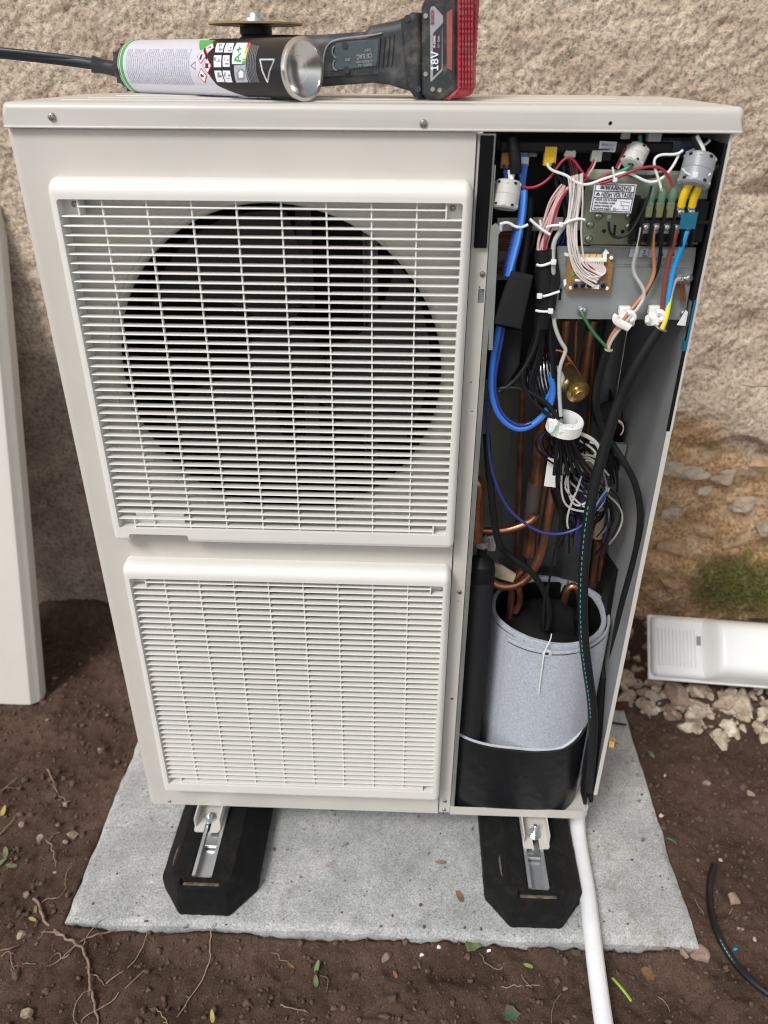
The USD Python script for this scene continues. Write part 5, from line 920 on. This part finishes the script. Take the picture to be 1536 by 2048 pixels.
# ------------------------------------------------------------------ cover panel leaning on the wall, white cover on the stones
cp = thing('cover_panel', 'tall pale metal cover panel leaning on the wall, left of the heat pump', 'cover panel', (-.66, .44, .02))
bdir = np.array([0, .3135, 1.0]); bdir /= np.linalg.norm(bdir); nrm = np.array([0, -1.0, .3135]); nrm /= np.linalg.norm(nrm); PB = np.array([-.465, .440, .012])
def lean(prof, L, z0=0):
    """cross-section (x, depth behind the face) swept up the lean"""
    m = trimesh.creation.extrude_polygon(Polygon(prof), L, engine='earcut'); v = np.array(m.vertices); return trimesh.Trimesh(PB + np.outer(v[:, 0], [1, 0, 0]) - np.outer(v[:, 1], nrm) + np.outer(v[:, 2] + z0, bdir), m.faces[:, ::-1], process=False)
m = lean([(-.40, -.016), (-.024, -.016), (-.018, -.0145), (-.0015, .006), (0, .010), (0, .040), (-.0015, .040), (-.0015, .0105), (-.019, -.0125), (-.025, -.0145), (-.40, -.0145)], 1.30); m.fix_normals(); part(cp, 'sheet', m, cream)
m = lean([(-.40, -.0145), (-.025, -.0145), (-.019, -.0125), (-.0015, .0105), (-.0015, .03), (-.40, .03)], .0015, .0); m.fix_normals(); part(cp, 'folded_end', m, cream)
m = lean([(-.055, -.0168), (-.026, -.0168), (-.026, -.0162), (-.055, -.0162)], .07, 1.02); part(cp, 'film_tab', m, mat('film_blue', (.50, .60, .72), .3))
wc = thing('white_cover', 'white moulded plastic cover with a louvred end lying on the rubble stones', 'plastic cover', (1.4, .64, .09))
wv0, wv2 = at(1303, 1352, z=.100), at(1536, 1370, z=.090); wv1 = min((at(1301, 1232, z=z_) for z_ in np.linspace(.12, .24, 60)), key=lambda q: abs((q - wv0) @ (wv2 - wv0))); WXd = (wv2 - wv0); WXd /= np.linalg.norm(WXd); WYd = wv1 - wv0; WD = np.linalg.norm(WYd); WYd -= WXd * (WYd @ WXd); WYd /= np.linalg.norm(WYd); WZd = np.cross(WXd, WYd)
def wl3(m): v = np.array(m.vertices); return trimesh.Trimesh(wv0 + np.outer(v[:, 0], WXd) + np.outer(v[:, 1], WYd) + np.outer(v[:, 2], WZd), m.faces, process=False)
part(wc, 'base_lip', wl3(tm(rbx(-.006, .55, -.008, WD + .006, -.016, -.008, .004))), cover_w)
part(wc, 'low_end', wl3(tm(rbx(0, .19, 0, WD, -.030, .018, .016, 20))), cover_w)
V, F, nx_, ny_ = [], [], 40, 28
for i in range(nx_):
    x = .118 + (.55 - .118) * (i / (nx_ - 1)) ** 1.3; rise = .5 - .5 * math.cos(math.pi * min(1, max(0, (x - .125) / .045)))
    for j in range(ny_):
        t = j / (ny_ - 1); edge = 1 - abs(2 * t - 1) ** 5; V.append((x, -.004 + (WD + .008) * t, -.014 + (.030 + .064 * rise) * edge ** .6))
g_ = grid(np.arange(ny_), np.arange(nx_)); part(wc, 'raised_shell', wl3(trimesh.Trimesh(np.array(V), g_[:, ::-1], process=False)), cover_w, smooth=True)
for k in range(11): part(wc, 'louvre', wl3(tm(rbx(.014 + k * .0098, .0188 + k * .0098, .03, WD - .035, .015, .0225, .0012))), cover_w)
part(wc, 'press_logo', wl3(bx(.118, .139, WD - .075, WD - .05, .0172, .0186)), ink_g)
#GROUND

# ------------------------------------------------------------------ pipes, hoses, stones and litter on the ground
pipe = thing('white_pipe', 'white condensate pipe running from under the heat pump across the slab onto the soil', 'pipe', (.93, -.1, SZ))
pp_ = [(.945, .115, U - .03), (.942, .06, SZ + .030), (.939, .0, SZ + .019), (.936, -.09, SZ + .0185), (.930, -.17, SZ + .020), (.925, -.25, .044), (.921, -.34, .036), (.915, -.48, .03), (.908, -.65, .03)]
part(pipe, 'pipe', tube(pp_, .0172, 24, 80), hose_w, smooth=60)
cpt = curve(pp_, 80); part(pipe, 'seam', sweep(cpt[8:] + np.array([.0115, -.001, .0130]), .0012, 5), ferr_w, smooth=60)
hz_ = lambda pts, up: [np.array(on_soil(a, b)) + [0, 0, up] for a, b in pts]
hs = thing('black_hose', 'short black hose end with a teal stripe on the soil at the right edge', 'hose', on_soil(1425, 1850))
hpts = hz_([(1427, 1736), (1419, 1768), (1418, 1805), (1425, 1845), (1440, 1885), (1462, 1922), (1495, 1960), (1540, 1995), (1600, 2030)], .0075); hc_ = curve(hpts, 90)
part(hs, 'tube', sweep(hc_, .0072, 16), cable_b, smooth=60)
for k in range(2, 60, 2): part(hs, 'stripe_mark', sweep(hc_[k:k + 2] + np.array([-.0022, -.0052, .0048]), .0010, 5), teal, smooth=60)
# brass flare nut of the service valve beyond the side sheet
bv = at(1222, 1485, x=.985)
vv = part(hp, 'service_valve', cat([tm(rbx(.951, .968, bv[1] - .02, bv[1] + .02, bv[2] - .02, bv[2] + .02, .004)), cyl((.966, bv[1], bv[2]), (1, 0, 0), .0085, .012, 20)]), brass, 'brass service valve outside the side sheet'); part(vv, 'flare_nut', cyl((.976, bv[1], bv[2]), (1, -.1, 0), .0125, .017, 6, .003), brass)
# rubble: each stone by itself
def stone(px, py, r, sq, mi, seed, up=.3, label='pale rubble stone in the heap below the white cover', grp='rubble stones heaped at the foot of the wall', name='rubble_stone'):
    p = on_soil(px, py); m = rock(r, seed, 3 if r > .02 else 2, .5, sq); m.apply_transform(trimesh.transformations.rotation_matrix(seed * 1.7, [0, 0, 1])); m.apply_translation(p + np.array([0, 0, r * sq[2] * up])); return solo(name, m, stone_ms[mi], label, 'stone', grp, smooth=24)
stone(1345, 1392, .052, (1.25, .55, .62), 3, 12, .5, 'large flat reddish stone under the left end of the white cover', None); stone(1487, 1425, .038, (1.1, .8, .8), 0, 25, .5, 'large pale stone below the middle of the white cover', None)
stone(1438, 1487, .027, (1.1, .75, .8), 4, 31, .5, 'cream stone lying out on the soil in front of the heap', None); stone(1376, 1458, .022, (1.2, .7, .7), 0, 33, .5, 'pale wedge-shaped stone at the front of the heap', None); stone(1452, 1455, .023, (1.0, .9, .8), 4, 36, .5, 'cream and rust stone at the front right of the heap', None)
stone(1405, 1425, .026, (1.1, .9, .8), 4, 39, .5, 'whitish round stone in the middle of the heap', None)
gs = np.random.default_rng(5)
TONE = ('cream', 'tan', 'brown', 'reddish', 'whitish')
for k in range(175):
    px, py = gs.uniform(1236, 1545), gs.uniform(1360, 1485)
    if py > 1400 + (px - 1230) * .34 + 12 or (px < 1300 and py > 1428): continue
    r_, mi = gs.choice([.007, .008, .010, .013, .016, .020, .025]), int(gs.choice([0, 1, 2, 4, 0, 4, 3])); sz = 'small' if r_ < .015 else 'middling' if r_ < .022 else 'large'
    stone(px, py, r_, (gs.uniform(.9, 1.3), gs.uniform(.7, 1), gs.uniform(.6, .85)), mi, 400 + k, gs.uniform(.3, 1.0), '%s %s rubble stone in the heap below the white cover' % (sz, TONE[mi]), '%s %s rubble stones heaped below the white cover' % (sz, TONE[mi]))
for k in range(34): stone(gs.uniform(1228, 1310), gs.uniform(1240, 1410), gs.uniform(.008, .02), (1.2, .8, .7), int(gs.choice([1, 2, 3])), 500 + k, .4, 'brownish rubble stone between the heat pump and the white cover', 'small rubble stones left of the white cover')
for k in range(10): stone(gs.uniform(1310, 1530), gs.uniform(1215, 1236), gs.uniform(.010, .018), (1.2, .8, .7), int(gs.choice([1, 2, 0])), 540 + k, .3, 'rubble stone behind the white cover at the wall foot', 'rubble stones behind the white cover')
# pebbles picked out by eye
for k, (px, py, r, mi) in enumerate([(80, 1680, .011, 2), (145, 1672, .012, 2), (42, 1872, .010, 2), (52, 2030, .011, 2), (55, 1790, .008, 3), (43, 1650, .008, 3), (112, 1745, .005, 2), (1465, 1800, .014, 3), (1398, 1910, .018, 3), (1365, 1905, .010, 3), (1412, 1568, .010, 2), (1275, 1550, .006, 2), (1330, 1552, .005, 4), (1500, 1590, .009, 3), (1322, 1632, .005, 4), (1308, 1630, .004, 2), (1130, 1978, .006, 2),
        (130, 1610, .008, 2), (770, 1918, .009, 3), (575, 1700, .003, 2), (115, 1652, .005, 2), (130, 1685, .006, 2), (200, 1500, .006, 3), (110, 1358, .008, 3), (160, 1330, .006, 2), (95, 1440, .005, 2), (215, 1430, .005, 2), (1270, 1700, .004, 2), (1440, 1720, .005, 4), (1395, 1720, .004, 3), (1480, 1860, .006, 2), (1508, 1880, .005, 2)]):
    stone(px, py, r, (1.1, .9, .7), mi, 600 + k, .35, 'small brown pebble lying loose on the bare soil', 'pebbles scattered on the soil', 'pebble')
for px, py in ((843, 1912), (878, 1896), (977, 1903), (1470, 1900)):
    solo('pellet', rock(.0042, int(px), 2, .2, (1, .8, .8)).apply_translation(on_soil(px, py) + np.array([0, 0, .003])), paper if px < 1400 else cyan, 'tiny white pellet on the soil before the slab' if px < 1400 else 'tiny blue pellet on the soil beside the black hose', 'pellet', 'tiny white pellets' if px < 1400 else None)
# soil crumbs and grit (uncountable)
ic = trimesh.creation.icosphere(subdivisions=1); cv, cf = [], []
for k in range(9500):
    x, y = rng.uniform(-.6, 1.75), rng.uniform(-.45, .82)
    if SX0 - .003 < x < SX1 + .003 and SY0 - .003 < y < SY1 + .003: continue
    r = min(.0012 + rng.exponential(.0015), .009); v = np.array(ic.vertices) * r * rng.uniform(.6, 1.2, 3) * (1 + .35 * rng.normal(size=(len(ic.vertices), 1)).clip(-1, 1)); z = float(soil_z(np.array([x]), np.array([y]))[0])
    cf.append(ic.faces + len(ic.vertices) * len(cv)); cv.append(v + [x, y, z + r * .3])
solo('soil_crumbs', trimesh.Trimesh(np.vstack(cv), np.vstack(cf), process=False), mat('crumb', (.125, .080, .058), .95, color2=(.060, .037, .027), vscale=60), 'brown crumbs and grit strewn over the soil', 'soil crumbs', kind='stuff', smooth=True)
cv, cf = [], []
for k in range(700):
    x, y = rng.uniform(SX0 + .01, SX1 - .01), rng.uniform(SY0 + .004, SY1 - .02)
    if rng.random() > .25 + .75 * math.exp(-min(y - SY0, x - SX0, SX1 - x) / .035): continue
    r = min(.0008 + rng.exponential(.0009), .004); v = np.array(ic.vertices) * r * rng.uniform(.6, 1.3, 3); cf.append(ic.faces + len(ic.vertices) * len(cv)); cv.append(v + [x, y, SZ + .0005])
solo('slab_grit', trimesh.Trimesh(np.vstack(cv), np.vstack(cf), process=False), mat('slab_grit', (.10, .066, .048), .95), 'specks of soil fallen on the slab', 'grit', kind='stuff', smooth=False)
# roots and straw
def root(paths, label, m=root_m, name='root'):
    t = thing(name, label, 'root' if name == 'root' else 'straw', on_soil(*paths[0][0][0]))
    for k, (pts, r0, r1) in enumerate(paths):
        c = curve([on_soil(a, b) + np.array([0, 0, r0 * .9 + .003 + .002 * math.sin(i * 2.1 + k)]) for i, (a, b) in enumerate(pts)], 10 * len(pts)); c += (meshkit.noise(c * 90, k)[:, None] - .5) * np.array([.006, .006, .003])
        part(t, 'stem' if k == 0 else 'branch', sweep(c, np.linspace(r0, r1, len(c)) * .72 * (.8 + .4 * meshkit.noise(c * 140, 5)), 7), m, smooth=60)
root([([(70, 1800), (82, 1818), (92, 1850), (128, 1878), (165, 1905), (178, 1935), (184, 1985), (192, 2025), (198, 2060)], .0042, .0030), ([(82, 1870), (108, 1866), (128, 1878)], .002, .0028), ([(92, 1862), (82, 1876), (76, 1880)], .002, .001), ([(98, 1932), (115, 1925), (140, 1905), (172, 1880), (205, 1868), (240, 1856)], .0015, .0028), ([(100, 1922), (118, 1910), (128, 1918), (145, 1900)], .001, .0022),
      ([(188, 1945), (190, 1955), (212, 1972)], .002, .0012), ([(155, 2050), (152, 2020), (165, 1990), (182, 1984)], .0015, .0022), ([(162, 2050), (180, 2030), (215, 2010), (238, 1988)], .0014, .0018), ([(165, 1900), (185, 1860), (205, 1842)], .0022, .001)], 'large branching brown root on the soil in the bottom left corner')
root([([(0, 1902), (28, 1898), (40, 1890)], .0018, .001)], 'short thin root at the left edge above the branching root'); root([([(5, 1915), (26, 1920), (28, 1945), (24, 1940), (55, 1930), (74, 1930)], .0016, .001)], 'crooked thin root at the left edge beside the branching root')
root([([(95, 1541), (105, 1562), (118, 1590), (140, 1606)], .0030, .0014)], 'bent brown root on the soil at the left, above the two pebbles'); root([([(0, 1590), (18, 1575), (34, 1558)], .0034, .002), ([(10, 1580), (30, 1578), (46, 1575)], .002, .001)], 'thick forked root at the left edge, highest of the roots')
root([([(0, 1672), (22, 1650), (38, 1625)], .0026, .0014)], 'slanting root at the left edge above the green seedling'); root([([(95, 1682), (108, 1708), (114, 1735)], .0024, .0012), ([(100, 1690), (108, 1672), (118, 1668)], .002, .001)], 'forked root below the two round pebbles on the left')
root([([(85, 1808), (105, 1800), (124, 1792), (132, 1760), (142, 1738)], .0018, .001)], 'thin root standing beside the left corner of the slab')
root([([(212, 1972), (240, 1950), (268, 1925), (290, 1885), (292, 1865)], .0016, .001)], 'long bent straw left of the slab front', straw_m, 'straw'); root([([(250, 1980), (288, 1945)], .0014, .0008)], 'short straight straw beside the long bent straw', straw_m, 'straw')
root([([(428, 1850), (420, 1890), (414, 1940), (395, 1978), (380, 2000), (355, 2035), (325, 2050)], .0017, .0012)], 'long pale straw running down from the slab below the left foot', straw_m, 'straw'); root([([(310, 2015), (325, 2035), (340, 2050)], .0014, .001)], 'short straw at the bottom edge beside the long pale straw', straw_m, 'straw')
root([([(562, 2012), (590, 2020), (618, 2026)], .0022, .0012), ([(596, 2022), (594, 2030)], .001, .0008)], 'small twig lying on the soil below the green seedling', root_m, 'root'); root([([(1002, 1978), (1040, 1974), (1080, 1970)], .0012, .0012), ([(1044, 1950), (1052, 1965), (1062, 1978)], .0008, .001)], 'thin crossed straw right of the ivy leaf', straw_m, 'straw')
root([([(958, 1910), (975, 1932), (996, 1940), (1008, 1928)], .0012, .0018)], 'ivy stalk curling on the soil right of the ivy leaf', root_m); root([([(1120, 1992), (1105, 2020), (1104, 2048)], .0012, .0008)], 'thin looping root at the bottom edge left of the white pipe', root_m); root([([(1316, 1994), (1330, 2015), (1345, 2035)], .0010, .0008)], 'fine straw right of the white pipe', straw_m, 'straw')
root([([(1390, 1800), (1398, 1818), (1408, 1832)], .001, .0008)], 'fine straw beside the slab right edge', straw_m, 'straw'); root([([(640, 1955), (655, 1962), (652, 1985)], .0010, .0006)], 'hair-thin root beside the green seedling', root_m)
root([([(545, 1905), (560, 1918), (575, 1930)], .0010, .0006)], 'fine straw left of the green seedling', straw_m, 'straw'); root([([(1455, 1815), (1470, 1808)], .001, .0006), ([(1458, 1830), (1465, 1818)], .001, .0006)], 'fine forked straw by the hose', straw_m, 'straw')
# leaves
def leaf_mesh(outline, p, s, rot, tilt=.25, cup=.2):
    pl_ = Polygon(outline); v, f = trimesh.creation.triangulate_polygon(pl_, engine='earcut'); m = trimesh.Trimesh(np.c_[v, np.zeros(len(v))], f).subdivide().subdivide(); w = np.array(m.vertices); w[:, 2] = cup * (w[:, 0] ** 2) + .12 * np.sin(5 * w[:, 1]) * w[:, 0] + .05; w *= s
    c, n = math.cos(rot), math.sin(rot); w = np.c_[w[:, 0] * c - w[:, 1] * n, w[:, 0] * n + w[:, 1] * c, w[:, 2] + tilt * w[:, 1]]; F = np.vstack([m.faces, m.faces[:, ::-1] + len(w)])
    return trimesh.Trimesh(np.vstack([w, w - [0, 0, .0003]]) + p, F, process=False)
IVY = [(0, -.5), (.28, -.62), (.36, -.3), (.75, -.18), (.5, .12), (.42, .45), (0, .8), (-.38, .42), (-.5, .1), (-.75, -.2), (-.38, -.3), (-.3, -.62)]; OV = [(.34 * math.sin(t) * (1 + .25 * math.cos(t)), .8 * -math.cos(t)) for t in np.linspace(0, 2 * math.pi, 17)[:-1]]
def leaf(px, py, s, rot, o, m_, label, tilt=.2, name='leaf'): return solo(name, leaf_mesh(o, on_soil(px, py) + np.array([0, 0, .006]), s, rot, tilt), m_, label, 'leaf', smooth=60)
leaf(945, 1892, .027, 2.6, IVY, leaf_m, 'green ivy leaf against the front edge of the slab'); leaf(1022, 2034, .024, .4, IVY, mat('leaf_dark', (.06, .10, .05), .6, var=.4, vscale=120), 'dark green leaf at the bottom edge left of the white pipe'); leaf(1296, 1952, .021, 1.1, IVY, leaf_b, 'curled brown leaf right of the white pipe', .35)
leaf(1056, 1935, .012, 1.4, OV, mat('leaf_bright', (.22, .30, .07), .5), 'small bright green leaf scrap right of the ivy leaf'); leaf(1152, 1908, .016, 2.2, IVY, mat('leaf_dull', (.08, .09, .05), .8, var=.4, vscale=90), 'withered leaf under the slab edge left of the white pipe'); leaf(632, 1965, .014, .2, OV, leaf_m, 'lower pale leaf of the seedling on the bare soil'); leaf(634, 1938, .013, -.3, OV, leaf_m, 'upper leaf of the seedling on the bare soil', .8)
leaf(12, 1708, .017, .4, OV, leaf_m, 'upper green leaf of the seedling at the left edge'); leaf(24, 1735, .016, 1.6, OV, leaf_m, 'lower green leaf of the seedling at the left edge'); leaf(4, 1728, .016, -.8, OV, leaf_m, 'half-hidden leaf of the seedling at the left edge'); leaf(66, 1842, .011, 1.3, OV, leaf_y, 'yellow leaf scrap above the branching root'); leaf(72, 1822, .010, .3, OV, leaf_m, 'small grey-green leaf scrap by the slab corner'); leaf(8, 1625, .016, .1, OV, leaf_y, 'yellowish leaf at the left edge under the thick root')
leaf(790, 1952, .010, .5, OV, mat('chip_orange', (.30, .12, .06), .8, var=.3, vscale=120), 'orange wood chip on the soil below the slab', .1, 'wood_chip'); leaf(425, 2036, .012, .3, OV, leaf_y, 'dry yellow-green leaf at the bottom edge', .5); leaf(1302, 1512, .014, .5, OV, leaf_m, 'green sprig right of the slab near the stones'); leaf(582, 1935, .010, 1.2, OV, leaf_b, 'brown leaf scrap left of the seedling'); leaf(918, 1796, .016, .5, OV, leaf_b, 'curled dry brown leaf lying on the slab left of the right foot', .2)
leaf(880, 1728, .014, 1.5, OV, mat('stain', (.22, .17, .13), .95), 'thin brown smear of soil on the slab', 0, 'soil_smear')
a_, b_ = on_soil(1224, 1958) + np.array([0, 0, .004]), on_soil(1262, 2005) + np.array([0, 0, .005]); solo('grass_blade', sweep(curve([a_, (a_ + b_) / 2 + [0, 0, .003], b_], 10), .0028, 8, flat=.4), blade, 'bright green cut stalk right of the white pipe', 'grass', smooth=60)
a_, b_ = on_soil(1335, 1678) + np.array([0, 0, .003]), on_soil(1352, 1690) + np.array([0, 0, .006]); solo('grass_blade', sweep(curve([a_, (a_ + b_) / 2 + [0, 0, .002], b_], 8), .0018, 8, flat=.4), mat('grass_dark', (.06, .17, .05), .5), 'short green stalk at the right edge of the slab', 'grass', smooth=60)
a_, b_ = on_soil(1216, 1446), on_soil(1252, 1452); solo('cable_scrap', sweep(curve([a_ + [0, 0, .004], (a_ + b_) / 2 + [0, 0, .004], b_ + [0, 0, .004]], 10), .0028, 8), blk, 'black scrap of cable on the slab near its right back corner', 'cable scrap', smooth=60)
